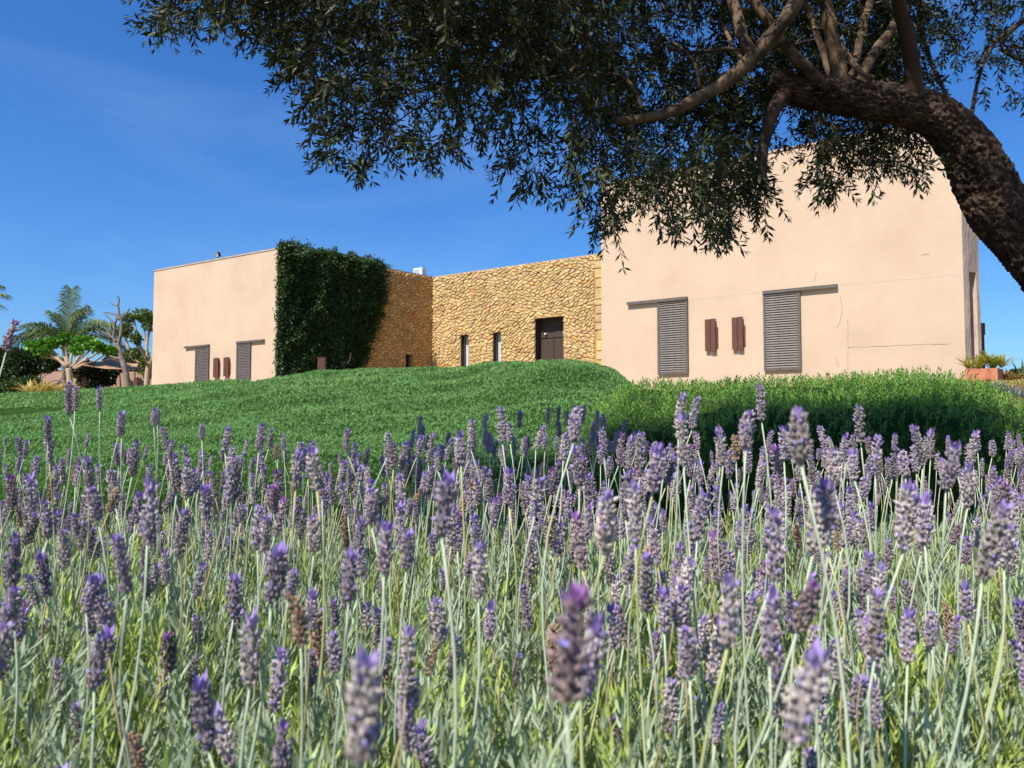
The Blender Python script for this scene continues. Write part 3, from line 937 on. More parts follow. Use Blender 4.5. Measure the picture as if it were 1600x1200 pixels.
def shoot(n, w, ll, seed, spread=(0.5, 1.0), z0=0.1):
    """an upright shoot of length one with leaflets up its stem"""
    rg = np.random.default_rng(seed)
    V_, F_ = [np.array((-.012, 0, 0)), np.array((.012, 0, 0)), np.array((0, 0, .95))], [(0, 1, 2)]
    for i in range(n):
        h = z0 + (0.97 - z0) * i / (n - 1)
        az = i * 2.4 + rg.uniform(-.4, .4); tl = rg.uniform(*spread) * (1.0 - 0.55 * h); L_ = ll * rg.uniform(0.75, 1.15)
        d = np.array([math.sin(tl) * math.cos(az), math.sin(tl) * math.sin(az), math.cos(tl)])
        sd = np.array([-math.sin(az), math.cos(az), 0]) * w
        p = np.array([0, 0, h]); b = len(V_)
        m_ = p + d * L_ * 0.55
        V_ += [p, m_ - sd, m_ + sd, p + d * L_ + np.array([0, 0, .03])]
        F_ += [(b, b + 2, b + 1), (b + 1, b + 2, b + 3)]
    return np.array(V_), np.array(F_)

TUFT = tuft(4, 0.12, 0.45, 1.35, 3)
SPRIG = shoot(10, 0.05, 0.40, 5, (0.6, 1.3))

def crest(pts):
    xs_ = np.array([p[0] for p in pts], float); ys_ = np.array([p[1] for p in pts], float)
    return lambda px: float(np.interp(px, xs_, ys_))
big_c = crest([(-300, 700), (-150, 672), (0, 655), (60, 649), (130, 641), (180, 630), (230, 619), (330, 606), (385, 600), (415, 594), (440, 588), (500, 582), (600, 579), (680, 576), (740, 572), (790, 566), (840, 562.5), (885, 563), (930, 568), (958, 577), (985, 598), (1010, 628), (1040, 650), (1075, 668)])
def big_prof(a):
    px = 800 + F * a
    yc = big_c(px)
    dc = 17.0 - 4.5 * float(smooth(px, 690, 860)) + 0 * a
    n0 = 6
    d0 = 5.0 + 0.5 * mnoise.noise(Vector((a * 6, 1, 0))) * 0.4
    df = np.array([d0, d0 - 0.06, d0 - 0.02, d0 + 0.08, d0 + 0.24])
    yt = 712 if px < 600 else 712 - 0 * px
    yt = 712 - 18 * float(smooth(px, 800, 1000))
    zt = ZC + (664 - yt) / F * (d0 + 0.3)
    g = float(T(a * d0, d0))
    zf = np.array([g - 0.05, g + 0.35 * (zt - g), g + 0.62 * (zt - g), g + 0.84 * (zt - g), g + 0.95 * (zt - g)])
    s = np.linspace(0, 1, 46)
    dm = d0 + 0.3 + (dc - d0 - 0.3) * s ** 1.25
    sm = (dm - d0 - 0.3) / (dc - d0 - 0.3)
    ym = yc + (yt - yc) * (1 - sm) ** 1.9
    zm = ZC + (664 - ym) / F * dm
    db = dc + np.array([0.8, 1.8, 3.2, 5.0, 6.2])
    zb_ = zm[-1] - np.array([0.03, 0.16, 0.5, 1.1, 1.9])
    return np.concatenate([df, dm, db]), np.concatenate([zf, zm, zb_])
PAL_M = [(0.072, 0.172, 0.046), (0.235, 0.42, 0.135), (0.28, 0.39, 0.13), 0.03]
nb = []
_, k_ = shrub('clipped_shrub', 'broad rolling mound of smooth clipped green shrub in front of the stone wing', 'shrub', ((-320 - 800) / F, (1075 - 800) / F), 150, big_prof, 56, 0.075, 0.8, TUFT, lambda d: np.clip(0.0037 * d, 0.021, 0.07), 0.66, PAL_M, 0.40, seed=21)
nb.append(k_)
# far-left strip behind it
left_c = crest([(-400, 622), (-150, 619), (0, 616), (90, 612), (170, 607), (240, 603), (300, 598.5), (360, 595.5), (390, 597), (415, 603), (450, 612)])
def left_prof(a):
    px = 800 + F * a
    yc = left_c(px)
    dc = 27.0
    df = np.array([20.6, 20.5, 20.7, 21.2])
    g = float(T(a * 20.5, 20.5)) - 0.6
    z1 = ZC + (664 - (yc + 21)) / F * 21.5
    zf = np.array([g, g + 0.5 * (z1 - g), g + 0.85 * (z1 - g), g + 0.96 * (z1 - g)])
    s = np.linspace(0, 1, 16)
    dm = 21.8 + (dc - 21.8) * s
    ym = yc + 20 * (1 - s) ** 1.7
    zm = ZC + (664 - ym) / F * dm
    db = dc + np.array([1.0, 2.2, 3.2]); zb_ = zm[-1] - np.array([0.08, 0.5, 1.4])
    return np.concatenate([df, dm, db]), np.concatenate([zf, zm, zb_])
_, k_ = shrub('clipped_shrub', 'lower strip of clipped green shrub behind the broad mound, below the smaller house', 'shrub', ((-400 - 800) / F, (450 - 800) / F), 90, left_prof, 23, 0.05, 0.6, TUFT, lambda d: np.clip(0.0040 * d, 0.03, 0.1), 0.80, PAL_M, 0.40, seed=22, bare=3)
nb.append(k_)
# right-hand hedge, nearer, with longer shoots
right_c = crest([(880, 680), (915, 655), (945, 628), (975, 608), (1000, 602), (1040, 600), (1120, 597), (1200, 594), (1300, 591), (1400, 589), (1490, 590), (1520, 598), (1560, 616), (1600, 634), (1700, 662), (1850, 690)])
def right_prof(a):
    px = 800 + F * a
    yc = right_c(px) + 4
    dc = 8.2
    d0 = 4.75 + 0.25 * mnoise.noise(Vector((a * 5, 4, 0)))
    zc_ = ZC + (664 - yc) / F * dc
    g = float(T(a * d0, d0))
    ztop = ZC + (664 - (yc + 52)) / F * (d0 + 0.45)
    ztop = min(ztop, zc_ - 0.1)
    df = np.array([d0 + 0.15, d0 + 0.02, d0 - 0.03, d0 + 0.05, d0 + 0.22])
    zf = g + np.array([-0.05, 0.3, 0.6, 0.84, 0.95]) * (ztop - g)
    s = np.linspace(0, 1, 22)
    dm = d0 + 0.45 + (dc - d0 - 0.45) * s
    ym = 664 - (ztop - ZC) * F / dm[0]
    yy = yc + (ym - yc) * (1 - s) ** 1.5
    zm = ZC + (664 - yy) / F * dm
    db = dc + np.array([0.35, 0.8, 1.1]); zb_ = zm[-1] + np.array([-0.06, -0.35, -1.0])
    return np.concatenate([df, dm, db]), np.concatenate([zf, zm, zb_])
PAL_R = [(0.075, 0.17, 0.03), (0.27, 0.44, 0.09), (0.28, 0.30, 0.14), 0.04]
_, k_ = shrub('hedge', 'bushy green hedge with upright shoots below the larger house, half in tree shade', 'hedge', ((880 - 800) / F, (1850 - 800) / F), 90, right_prof, 30, 0.10, 1.5, SPRIG, lambda d: np.clip(0.0125 * d, 0.06, 0.11), 1.4, PAL_R, 0.55, seed=23)
nb.append(k_)

# ------------------------------------------------------------------ olive tree
DT = 3.6
tree = thing('olive_tree', 'old olive tree leaning in over the hedge with a thick rough trunk', 'tree', (0, 0, 0))
def trace(pl):
    P_ = [pt(px, py, D) for px, py, D, w in pl]
    Rr = [w / 2 / F * D * (0.91 if w > 60 or D > 3.57 else 1) for px, py, D, w in pl]
    return P_, Rr
trunk_px = [(1850, 990, 3.75, 170), (1830, 850, 3.7, 130), (1780, 660, 3.65, 110), (1700, 515, 3.6, 98), (1632, 420, 3.6, 88), (1592, 371, 3.6, 86), (1560, 330, 3.6, 92), (1538, 284, 3.6, 96), (1513, 234, 3.58, 86), (1470, 188, 3.56, 74), (1412, 167, 3.54, 64), (1350, 157, 3.52, 58), (1290, 147, 3.5, 52), (1240, 138, 3.5, 46), (1205, 124, 3.5, 34)]
P_, Rr = trace(trunk_px)
P_[0].z = float(T(P_[0].x, P_[0].y)) - 0.05
Pc = catmull(P_, 30); Rc = np.interp(np.linspace(0, 1, len(Pc)), np.linspace(0, 1, len(Rr)), Rr)
seg = 150
Vt, Ft = tube_geo([Vector(p) for p in Pc], list(Rc), seg)
Vt = np.array([tuple(v) for v in Vt]); tone = np.ones(len(Vt))
dl = np.concatenate([[0], np.cumsum(np.linalg.norm(np.diff(Pc, axis=0), axis=1))])
for i in range(len(Pc)):
    for k in range(seg):
        j = i * seg + k
        ang = 2 * math.pi * k / seg
        r_ = Rc[i]
        cs = Vector((math.cos(ang) * 1.5, math.sin(ang) * 1.5, dl[i] * 2.2))
        big = nfbm(Vector((cs.x * 0.8, cs.y * 0.8, dl[i] * 2.0)), 3)
        # plated bark: cells longer along the trunk
        dd, _p = mnoise.voronoi(Vector((math.cos(ang) * r_ * 48, math.sin(ang) * r_ * 48, dl[i] * 24)) + Vector((big, big, nfbm(Vector((math.cos(ang) * r_ * 25, math.sin(ang) * r_ * 25, dl[i] * 14)), 3))) * 1.9)
        ed = min(1.0, (dd[1] - dd[0]) * 4.5) ** 0.7
        rg_ = nfbm(Vector((math.cos(ang) * r_ * 60, math.sin(ang) * r_ * 60, dl[i] * 40)), 3)
        dis = r_ * 0.10 * big + 0.009 * ed + 0.009 * rg_
        ctr = Vector(Pc[i]); v = Vector(Vt[j]) - ctr
        Vt[j] = ctr + v.normalized() * (r_ + dis - 0.006)
        tone[j] = 0.35 + 0.75 * ed + 0.4 * rg_
tcol = np.stack([tone, tone, tone], 1)
link('trunk', new_mesh('trunk', Vt, Ft, tcol, True), M['bark'], tree)
limbs = {
 'sawn': ([(1268, -60, 3.0, 38), (1245, 0, 3.02, 37), (1216, 45, 3.04, 36), (1183, 85, 3.06, 40), (1150, 116, 3.08, 32), (1100, 147, 3.1, 28), (1050, 174, 3.12, 24), (1000, 186, 3.14, 21), (962, 189, 3.15, 20)], 'limb'),
 'fork': ([(1177, 88, 3.06, 28), (1164, 62, 3.08, 27), (1154, 30, 3.12, 25), (1140, -10, 3.16, 24), (1120, -90, 3.25, 22)], 'limb'),
 'a': ([(1312, 150, 3.5, 40), (1308, 100, 3.48, 34), (1300, 60, 3.46, 30), (1292, 10, 3.44, 28), (1286, -60, 3.4, 26), (1270, -200, 3.35, 22)], 'limb'),
 'b': ([(1318, 145, 3.56, 22), (1338, 90, 3.62, 22), (1348, 45, 3.7, 21), (1360, 0, 3.78, 20), (1375, -80, 3.9, 18), (1390, -220, 4.0, 14)], 'limb'),
 'c': ([(1338, 140, 3.52, 24), (1362, 90, 3.58, 25), (1390, 50, 3.66, 23), (1412, 15, 3.74, 21), (1450, -60, 3.9, 19), (1500, -180, 4.1, 15)], 'limb'),
 'd': ([(1432, 150, 3.5, 46), (1428, 120, 3.46, 34), (1421, 80, 3.42, 32), (1410, 30, 3.36, 30), (1403, -10, 3.3, 29), (1390, -120, 3.15, 25), (1360, -260, 3.0, 20)], 'limb_brown'),
 'e': ([(1288, 140, 3.46, 36), (1262, 108, 3.42, 29), (1232, 76, 3.4, 27), (1205, 40, 3.4, 24), (1178, 0, 3.4, 22), (1130, -80, 3.4, 20), (1060, -180, 3.3, 16)], 'limb'),
 'f': ([(1236, 135, 3.5, 46), (1216, 158, 3.48, 34), (1201, 190, 3.46, 28), (1193, 235, 3.44, 25), (1189, 270, 3.42, 23), (1192, 299, 3.42, 20)], 'limb_brown'),
 'g': ([(1300, 130, 3.6, 12), (1285, 80, 3.64, 13), (1272, 40, 3.68, 13), (1258, 5, 3.7, 12), (1240, -60, 3.8, 10)], 'limb'),
 'h': ([(1366, 124, 3.42, 10), (1346, 112, 3.42, 11), (1325, 90, 3.44, 10), (1305, 62, 3.5, 8)], 'limb'),
 'i': ([(1092, 137, 3.12, 7), (1091, 112, 3.14, 6), (1082, 95, 3.16, 6), (1068, 78, 3.18, 5), (1052, 66, 3.2, 4)], 'limb'),
 'j': ([(1166, 82, 3.1, 13), (1140, 76, 3.12, 9), (1110, 78, 3.15, 8), (1078, 80, 3.2, 6), (1040, 74, 3.25, 4)], 'limb_brown'),
 'k': ([(1005, 170, 3.16, 8), (990, 140, 3.2, 7), (972, 118, 3.24, 7), (940, 114, 3.28, 6), (900, 116, 3.3, 5), (850, 122, 3.35, 4)], 'limb_brown'),
 'l': ([(1160, 92, 3.1, 10), (1145, 72, 3.12, 9), (1132, 45, 3.16, 7), (1122, 28, 3.2, 5)], 'limb'),
 'm': ([(1600, 95, 4.2, 9), (1580, 88, 4.2, 8), (1565, 72, 4.2, 8), (1590, 40, 4.2, 9), (1640, 15, 4.2, 12)], 'limb_brown'),
 'n': ([(1490, 172, 3.75, 8), (1478, 146, 3.9, 7), (1464, 120, 3.95, 8), (1452, 90, 4.0, 9), (1440, 40, 4.1, 10), (1430, -40, 4.2, 12)], 'limb_brown'),
 'o': ([(1512, 205, 3.75, 9), (1518, 172, 3.95, 8), (1530, 120, 4.1, 7), (1545, 80, 4.1, 8), (1575, 50, 4.12, 10), (1640, 0, 4.2, 14)], 'limb_brown'),
}
limb_pts = []
for nm, (pl, mt) in limbs.items():
    pl = [(x, y, D, w * (0.70 if w >= 14 else 0.85)) for x, y, D, w in pl]
    P_, Rr = trace(pl)
    Pq = catmull(P_, 6); Rq = np.interp(np.linspace(0, 1, len(Pq)), np.linspace(0, 1, len(Rr)), Rr)
    Pq = Pq + np.array([[mnoise.noise(Vector(p) * 9), mnoise.noise(Vector(p) * 9 + Vector((5, 0, 0))), mnoise.noise(Vector(p) * 9 + Vector((0, 7, 0)))] for p in Pq]) * 0.008
    Rq = Rq * (1 + 0.2 * np.array([mnoise.noise(Vector(p) * 22) for p in Pq]))
    Vt, Ft = tube_geo([Vector(p) for p in Pq], list(Rq), 16)
    link('limb', new_mesh('limb', np.array([tuple(v) for v in Vt]), Ft, None, True), M[mt], tree)
    limb_pts += [Vector(p) for p in Pq]
limb_arr = np.array([tuple(p) for p in limb_pts])

low = crest([(228, -60), (238, 20), (244, 56), (252, 74), (262, 62), (300, 56), (330, 62), (360, 46), (395, 52), (418, 96), (445, 120), (466, 175), (480, 190), (500, 200), (502, 255), (520, 278), (560, 284), (585, 240), (605, 262), (630, 250), (650, 275), (690, 275), (705, 235), (735, 228), (760, 262), (790, 292), (815, 318), (838, 300), (855, 235), (872, 290), (900, 330), (915, 375), (938, 385), (960, 372), (990, 345), (1015, 348), (1035, 380), (1052, 345), (1070, 372), (1098, 392), (1124, 402), (1138, 360), (1155, 338), (1178, 352), (1205, 340), (1228, 330), (1245, 250), (1262, 318), (1290, 322), (1330, 305), (1360, 290), (1385, 270), (1410, 292), (1430, 285), (1445, 235), (1460, 120), (1480, 110), (1500, 135), (1525, 178), (1545, 165), (1580, 175), (1600, 190), (1700, 190), (1950, 120)])
NT = 0
tw_pos, tw_dir, tw_len = [], [], []
rgT = np.random.default_rng(42)
def crown_ok(px, py, D, p):
    yl = low(px - 14) - 26
    edge_ = yl - py
    if edge_ < 0: return 0
    w = 1.0
    lump_ = mnoise.noise(p * 2.3) + 0.5 * mnoise.noise(p * 5.2)
    w *= min(1, max(0.08, 0.72 + 1.1 * lump_))
    if edge_ < 130: w *= 0.38 + 0.62 * edge_ / 130
    if px > 1440: w *= 0.42
    elif px > 560 and py < 150: w = min(1, w * 1.35)
    if 560 < px < 860 and py > 110: w *= 0.62 if 640 < px else 0.8
    if 220 < px < 420: w *= 0.85
    # openings where sky or wall shows
    for (cx, cy, rx_, ry_, m_) in ((1075, 45, 40, 45, 0.25), (1210, 180, 16, 22, 0.15), (1222, 235, 32, 75, 0.08), (1330, 270, 90, 45, .55), (640, 170, 60, 40, .5), (890, 180, 40, 25, 0.45), (1215, 10, 40, 25, 0.4), (1530, 100, 50, 45, 0.5), (455, 60, 30, 50, 0.9), (1200, 320, 20, 20, .7)):
        if ((px - cx) / rx_) ** 2 + ((py - cy) / ry_) ** 2 < 1: w *= m_
    return w
want, got, guard = 3800, 0, 0
while got < want and guard < 60000:
    guard += 1
    px, py = rgT.uniform(200, 1700), rgT.uniform(-40, 405)
    D = rgT.uniform(2.7, 4.3) if px < 900 else rgT.uniform(2.75, 4.5)
    if px > 935 and py < 215: D = rgT.uniform(3.70, 4.55)      # behind the limbs
    if px > 1150 and py >= 215: D = rgT.uniform(3.3, 4.4)
    if px > 1440: D = rgT.uniform(3.9, 4.8)
    if py > low(px - 14) - 26: continue
    p = pt(px, py, D)
    if rgT.random() > crown_ok(px, py, D, p): continue
    tw_pos.append(p); got += 1
    edge_ = low(px - 14) - 26 - py
    out_dir = -1.0 if px < 560 else 0.0
    d = Vector(rgT.normal(0, 0.55, 3)) + Vector((out_dir * 0.5, -0.1, -0.75 if edge_ < 110 else -0.25))
    tw_dir.append(d.normalized()); tw_len.append(min(rgT.uniform(0.10, 0.22), 0.05 + edge_ / F * D * 1.3))
# the crown above the frame, which shades everything below
for i in range(5000):
    px, py = rgT.uniform(60, 1950), rgT.uniform(-620, -40)
    if px < 250 and py > -150: continue
    D = rgT.uniform(2.3, 4.1)
    if px > 935 and py > -160: D = rgT.uniform(3.68, 4.45)
    cx = (px - 1000) / 950; cy = (py + 150) / 470
    if cx * cx + (cy * cy if cy < 0 else 0) > 1: continue
    p = pt(px, py, D)
    if rgT.random() > min(1, max(0.1, 0.7 + 1.0 * mnoise.noise(p * 1.9))): continue
    tw_pos.append(p); tw_dir.append(Vector(rgT.normal(0, 0.6, 3)).normalized()); tw_len.append(rgT.uniform(0.18, 0.3))
# unseen leaf clump added above the frame to cast shade on the far lavender
for i in range(420):
    v = Vector(rgT.normal(0, 1, 3)); v = v.normalized() * rgT.random() ** 0.4
    p = Vector((-1.05 + .46 * v.x, 1.13 + .20 * v.y, 3.12 + .24 * v.z))
    tw_pos.append(p); tw_dir.append(Vector(rgT.normal(0, 0.6, 3)).normalized()); tw_len.append(rgT.uniform(0.10, 0.2))
cv = catmull([(0.62, 3.1, 4.1), (0.1, 2.3, 3.9), (-0.5, 1.6, 3.5), (-1.05, 1.13, 3.15)], 6)
Vt, Ft = tube_geo([Vector(v) for v in cv], list(np.linspace(.03, .008, len(cv))), 8)
link('limb', new_mesh('limb', np.array([tuple(v) for v in Vt]), Ft, None, True), M['limb_brown'], tree)  # added branch joining the unseen shading clump to the crown
# tips that hang clear of the outline
for (px, py, D, dx, dy) in ((232, 14, 3.2, -1, 0), (240, 62, 3.2, -1, -.2), (265, 40, 3.25, -1, .1), (330, 40, 3.3, -.3, -1), (470, 130, 3.0, -.9, -.3), (478, 165, 3.0, -.7, -.8), (520, 262, 2.95, -1, -.3), (548, 270, 2.95, 0, -1), (600, 255, 3.0, -.1, -1), (655, 255, 3.05, -.3, -1), (812, 290, 2.9, -.2, -1), (825, 296, 2.9, .3, -1), (805, 275, 2.9, -1, -.4), (872, 300, 3.3, -.5, -1), (926, 365, 3.3, -.2, -1), (1034, 360, 3.2, .1, -1), (1118, 375, 3.2, .2, -1), (1100, 372, 3.2, -.3, -1), (1180, 335, 3.2, .1, -1), (1235, 315, 3.2, 1, .2), (1275, 305, 3.3, -.2, -1), (1345, 290, 3.3, .3, -1), (1415, 282, 3.3, .5, -1), (1432, 280, 3.3, 1, -.1), (1520, 165, 4.2, .3, -1), (1590, 170, 4.0, .4, -1)):
    for rep in range(2):
        tw_pos.append(pt(px + 12 + rgT.uniform(-8, 8), py - 22 + rgT.uniform(-10, 2), D + rgT.uniform(-.06, .06)))
        tw_dir.append(Vector((dx + rgT.normal(0, .25), rgT.normal(0, .2), dy + rgT.normal(0, .2))).normalized()); tw_len.append(rgT.uniform(0.08, 0.13))
lp, ld, lr, lsz, lcol = [], [], [], [], []
tV, tF = [], []
for p, d, L_ in zip(tw_pos, tw_dir, tw_len):
    n_ = max(4, int(L_ / 0.0165))
    side = d.cross(Vector(rgT.normal(0, 1, 3))).normalized()
    side2 = d.cross(side)
    sag = Vector((0, 0, -1)) * L_ * rgT.uniform(0.0, 0.35)
    fam = rgT.normal(1, 0.18)
    prev = None
    b0 = len(tV)
    for i in range(n_ + 1):
        t = i / n_
        q = p + d * (L_ * t) + sag * t * t
        if i % 3 == 0 or i == n_:
            r_ = 0.0021 * (1 - 0.65 * t)
            b = len(tV)
            for a in (0, 2.094, 4.189):
                tV.append(q + (side * math.cos(a) + side2 * math.sin(a)) * r_)
            if b > b0:
                for k in range(3):
                    k2 = (k + 1) % 3
                    tF.append((b - 3 + k, b - 3 + k2, b + k2, b + k))
        if i == 0 and L_ > .1: continue
        ang = (i % 2) * 1.57 + rgT.normal(0, 0.35)
        for sg in (0, math.pi):
            if rgT.random() < 0.12: continue
            o = side * math.cos(ang + sg) + side2 * math.sin(ang + sg)
            spread = rgT.uniform(0.55, 1.1)
            ldir = d * math.cos(spread) + o * math.sin(spread) + Vector((0, 0, -0.12))
            lp.append(q); ld.append(ldir); lr.append(rgT.uniform(0, 6.28))
            ll = rgT.uniform(0.034, 0.056) * (0.75 if t > 0.9 else 1)
            lsz.append((ll * rgT.uniform(0.22, 0.32), ll * 0.5, ll))
            g = max(0.45, fam * rgT.normal(1, 0.22))
            u_ = rgT.random()
            if u_ < 0.25: c_ = (0.078 * g, 0.088 * g, 0.046 * g)      # pale underside turned out
            elif u_ < 0.253: c_ = (0.12 * g, 0.065 * g, 0.025 * g)
            else: c_ = (0.031 * g, 0.040 * g, 0.010 * g)
            lcol.append(c_)
    # a bud pair at the tip
    for sg in (-.3, .3):
        lp.append(p + d * L_ + sag); ld.append(d + side * sg); lr.append(0.0); lsz.append((0.007, 0.02, 0.034)); lcol.append((0.045, 0.06, 0.022))
lp = np.array([tuple(v) for v in lp]); ld = np.array([tuple(v) for v in ld]); lr = np.array(lr); lsz = np.array(lsz); lcol = np.array(lcol)
Vv, Ff, Cc = scatter(LEAF_V, LEAF_F, lp, rot_from_dir(ld, lr), lsz, lcol)
lo = link('crown', new_mesh('crown', Vv, Ff, Cc), M['olive_leaf'], tree); lo['kind'] = 'stuff'
# side branches that carry the twigs
TP = np.array([tuple(v) for v in tw_pos])
pick = rgT.choice(want, 150, replace=False)
for i in pick:
    p = Vector(TP[i])
    dd = np.linalg.norm(limb_arr - TP[i], axis=1)
    j = int(np.argmin(dd))
    q = Vector(limb_arr[j])
    if p.x / p.y > 0.10 and rgT.random() < 0.85: continue
    if dd[j] > 0.9 or dd[j] < 0.12:
        q = p + Vector((rgT.uniform(.2, .5), rgT.uniform(-.2, .3), rgT.uniform(.15, .45)))
    if p.y > 3.7 and p.x > 0.3 and q.y < 3.55 and dd[j] > .5: continue
    mid = (p + q) / 2 + Vector((rgT.normal(0, .05), rgT.normal(0, .06), abs(rgT.normal(0, .12))))
    cv = catmull([q, mid, p], 5)
    V_, F_ = tube_geo([Vector(v) for v in cv], list(np.linspace(0.008 * min(1.2, (q - p).length + .3), 0.0022, len(cv))), 5, cap=False)
    b = len(tV)
    tV += V_; tF += [tuple(x + b for x in f) for f in F_]
lo = link('twigs', new_mesh('twigs', np.array([tuple(v) for v in tV]), tF), M['limb_brown'], tree); lo['kind'] = 'stuff'

# ------------------------------------------------------------------ lavender
def lav_head(seed, kind):
    rg = np.random.default_rng(seed)
    V_, F_, C_ = [], [], []
    base = {'fresh': (0.385, 0.315, 0.36), 'grey': (0.455, 0.39, 0.37), 'mauve': (0.38, 0.28, 0.30), 'dry': (0.40, 0.27, 0.175)}[kind]
    shade_ = rg.uniform(0.65, 1.25)
    base = tuple(c * shade_ for c in base)
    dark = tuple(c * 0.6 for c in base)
    nw = rg.integers(8, 12)
    L_ = 0.042 * rg.uniform(0.75, 1.3)
    rmax = 0.0065 * rg.uniform(0.88, 1.15)
    bend = rg.normal(0, 0.12)
    ax = lambda t: np.array([bend * L_ * t * t, 0, L_ * t])
    # core
    cv = [ax(t) for t in np.linspace(0, 1, 6)]
    a, b = tube_geo([Vector(v) for v in cv], [0.0016, rmax * .5, rmax * .55, rmax * .5, rmax * .35, 0.001], 6)
    F_ += [tuple(i for i in f) for f in b]; V_ += [tuple(v) for v in a]; C_ += [dark] * len(a)
    octv = np.array([(0, 0, 0), (1, 0, .45), (0, 1, .45), (-1, 0, .45), (0, -1, .45), (0, 0, 1)], float)
    octf = [(0, 2, 1), (0, 3, 2), (0, 4, 3), (0, 1, 4), (5, 1, 2), (5, 2, 3), (5, 3, 4), (5, 4, 1)]
    gap = rg.uniform(0.03, 0.2); bare_w = rg.integers(1, nw + 4)
    for w in range(nw):
        t = 0.02 + 0.86 * w / (nw - 1)
        r_ = rmax * (0.62 + 0.55 * math.sin(math.pi * min(1, (t + 0.12) * 0.85))) * 0.62
        k = 11 if t < 0.75 else 8
        for i in range(k):
            if rg.random() < gap or (bare_w == w and rg.random() < .6): continue
            az = 2 * math.pi * (i + 0.5 * (w % 2) + rg.uniform(-.22, .22)) / k
            tl = R(rg.uniform(14, 56))
            out = np.array([math.cos(az), math.sin(az), 0])
            d = out * math.sin(tl) + np.array([0, 0, math.cos(tl)])
            sd = np.array([-math.sin(az), math.cos(az), 0]); nd = np.cross(d, sd)
            ll = 0.0058 * rg.uniform(0.7, 1.35); ww = 0.00155 * rg.uniform(0.8, 1.3)
            p = ax(t + rg.uniform(-.035, .035)) + out * r_ * rg.uniform(0.55, 0.95)
            b0 = len(V_)
            g = rg.uniform(0.72, 1.28)
            br = max(0, 0.75 - t) * rg.uniform(0, 1.0)
            c0 = (np.array(base) * (1 - br) + np.array((0.37, 0.285, 0.215)) * br) * g
            if kind in ('fresh', 'grey') and rg.random() < 0.10: c0 = np.array((0.30, 0.25, 0.44)) * g
            for q in octv:
                V_.append(tuple(p + sd * q[0] * ww + nd * q[1] * ww + d * q[2] * ll))
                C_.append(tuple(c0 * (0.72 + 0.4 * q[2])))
            F_ += [tuple(x + b0 for x in f) for f in octf]
            if kind != 'dry' and rg.random() < 0.012:     # an open blue floret
                tip = p + d * ll
                for j in range(3):
                    aa = rg.uniform(0, 6.28)
                    e = (sd * math.cos(aa) + nd * math.sin(aa)) * 0.0024
                    f2 = (sd * math.cos(aa + 1) + nd * math.sin(aa + 1)) * 0.0024
                    b1 = len(V_); V_ += [tuple(tip - d * .001), tuple(tip + e), tuple(tip + f2 + d * .001)]
                    C_ += [(0.30, 0.26, 0.62)] * 3; F_.append((b1, b1 + 1, b1 + 2))
    if kind != 'dry' or rg.random() < 0.3:
        nbk = rg.integers(6, 10)
        pc = {'fresh': (0.27, 0.18, 0.45), 'grey': (0.31, 0.23, 0.45), 'mauve': (0.29, 0.14, 0.34), 'dry': (.3, .2, .3)}[kind]
        bl_ = 0.0115 * rg.uniform(0.6, 1.35)
        for i in range(nbk):
            az = 2 * math.pi * i / nbk + rg.uniform(-.3, .3)
            tl = R(rg.uniform(4, 30))
            out = np.array([math.cos(az), math.sin(az), 0])
            d = out * math.sin(tl) + np.array([0, 0, math.cos(tl)])
            sd = np.array([-math.sin(az), math.cos(az), 0]); nd = np.cross(d, sd)
            p = ax(0.86 + rg.uniform(-.06, .08)) + out * 0.0014
            ll = bl_ * rg.uniform(0.7, 1.1); ww = 0.0052 * rg.uniform(0.8, 1.2)
            b0 = len(V_); g = rg.uniform(0.8, 1.2)
            for q in LEAF_V * np.array([ww, ww * .6, ll]):
                V_.append(tuple(p + sd * q[0] - nd * q[1] + d * q[2])); C_.append(tuple(np.array(pc) * g))
            F_ += [tuple(x + b0 for x in f) for f in LEAF_F.tolist()]
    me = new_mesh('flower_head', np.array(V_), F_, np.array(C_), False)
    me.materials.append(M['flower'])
    return me, L_ + 0.010

kinds = ['fresh'] * 12 + ['grey'] * 12 + ['mauve'] * 4 + ['dry'] * 5
HEADS = [lav_head(100 + i, k) for i, k in enumerate(kinds)]
def lav_stem(seed, L_):
    rg = np.random.default_rng(seed)
    bx_, by_ = rg.normal(0, 0.05, 2)
    k2 = rg.normal(0, .03, 2)
    ts = np.linspace(0, 1, 9)
    P_ = [Vector((bx_ * L_ * t * t + k2[0] * L_ * math.sin(5 * t), by_ * L_ * t * t + k2[1] * L_ * math.sin(5 * t), -L_ * t)) for t in ts]
    V_, F_ = tube_geo(P_, [0.0009 + 0.0007 * t for t in ts], 5)
    c = np.array((0.44, 0.49, 0.34)) if rg.random() < 0.75 else (np.array((0.45, 0.46, 0.20)) if rg.random() < 0.8 else np.array((0.32, 0.26, 0.14)))
    cols = np.array([c * (1.0 - 0.15 * (i // 5) / 9) for i in range(len(V_))])
    me = new_mesh('flower_stalk', np.array([tuple(v) for v in V_]), F_, cols, True)
    me.materials.append(M['stem'])
    return me
STEMS = [(lav_stem(300 + i, L_), L_) for i, L_ in enumerate([0.22, 0.26, 0.30, 0.34, 0.38, 0.42] * 4)]

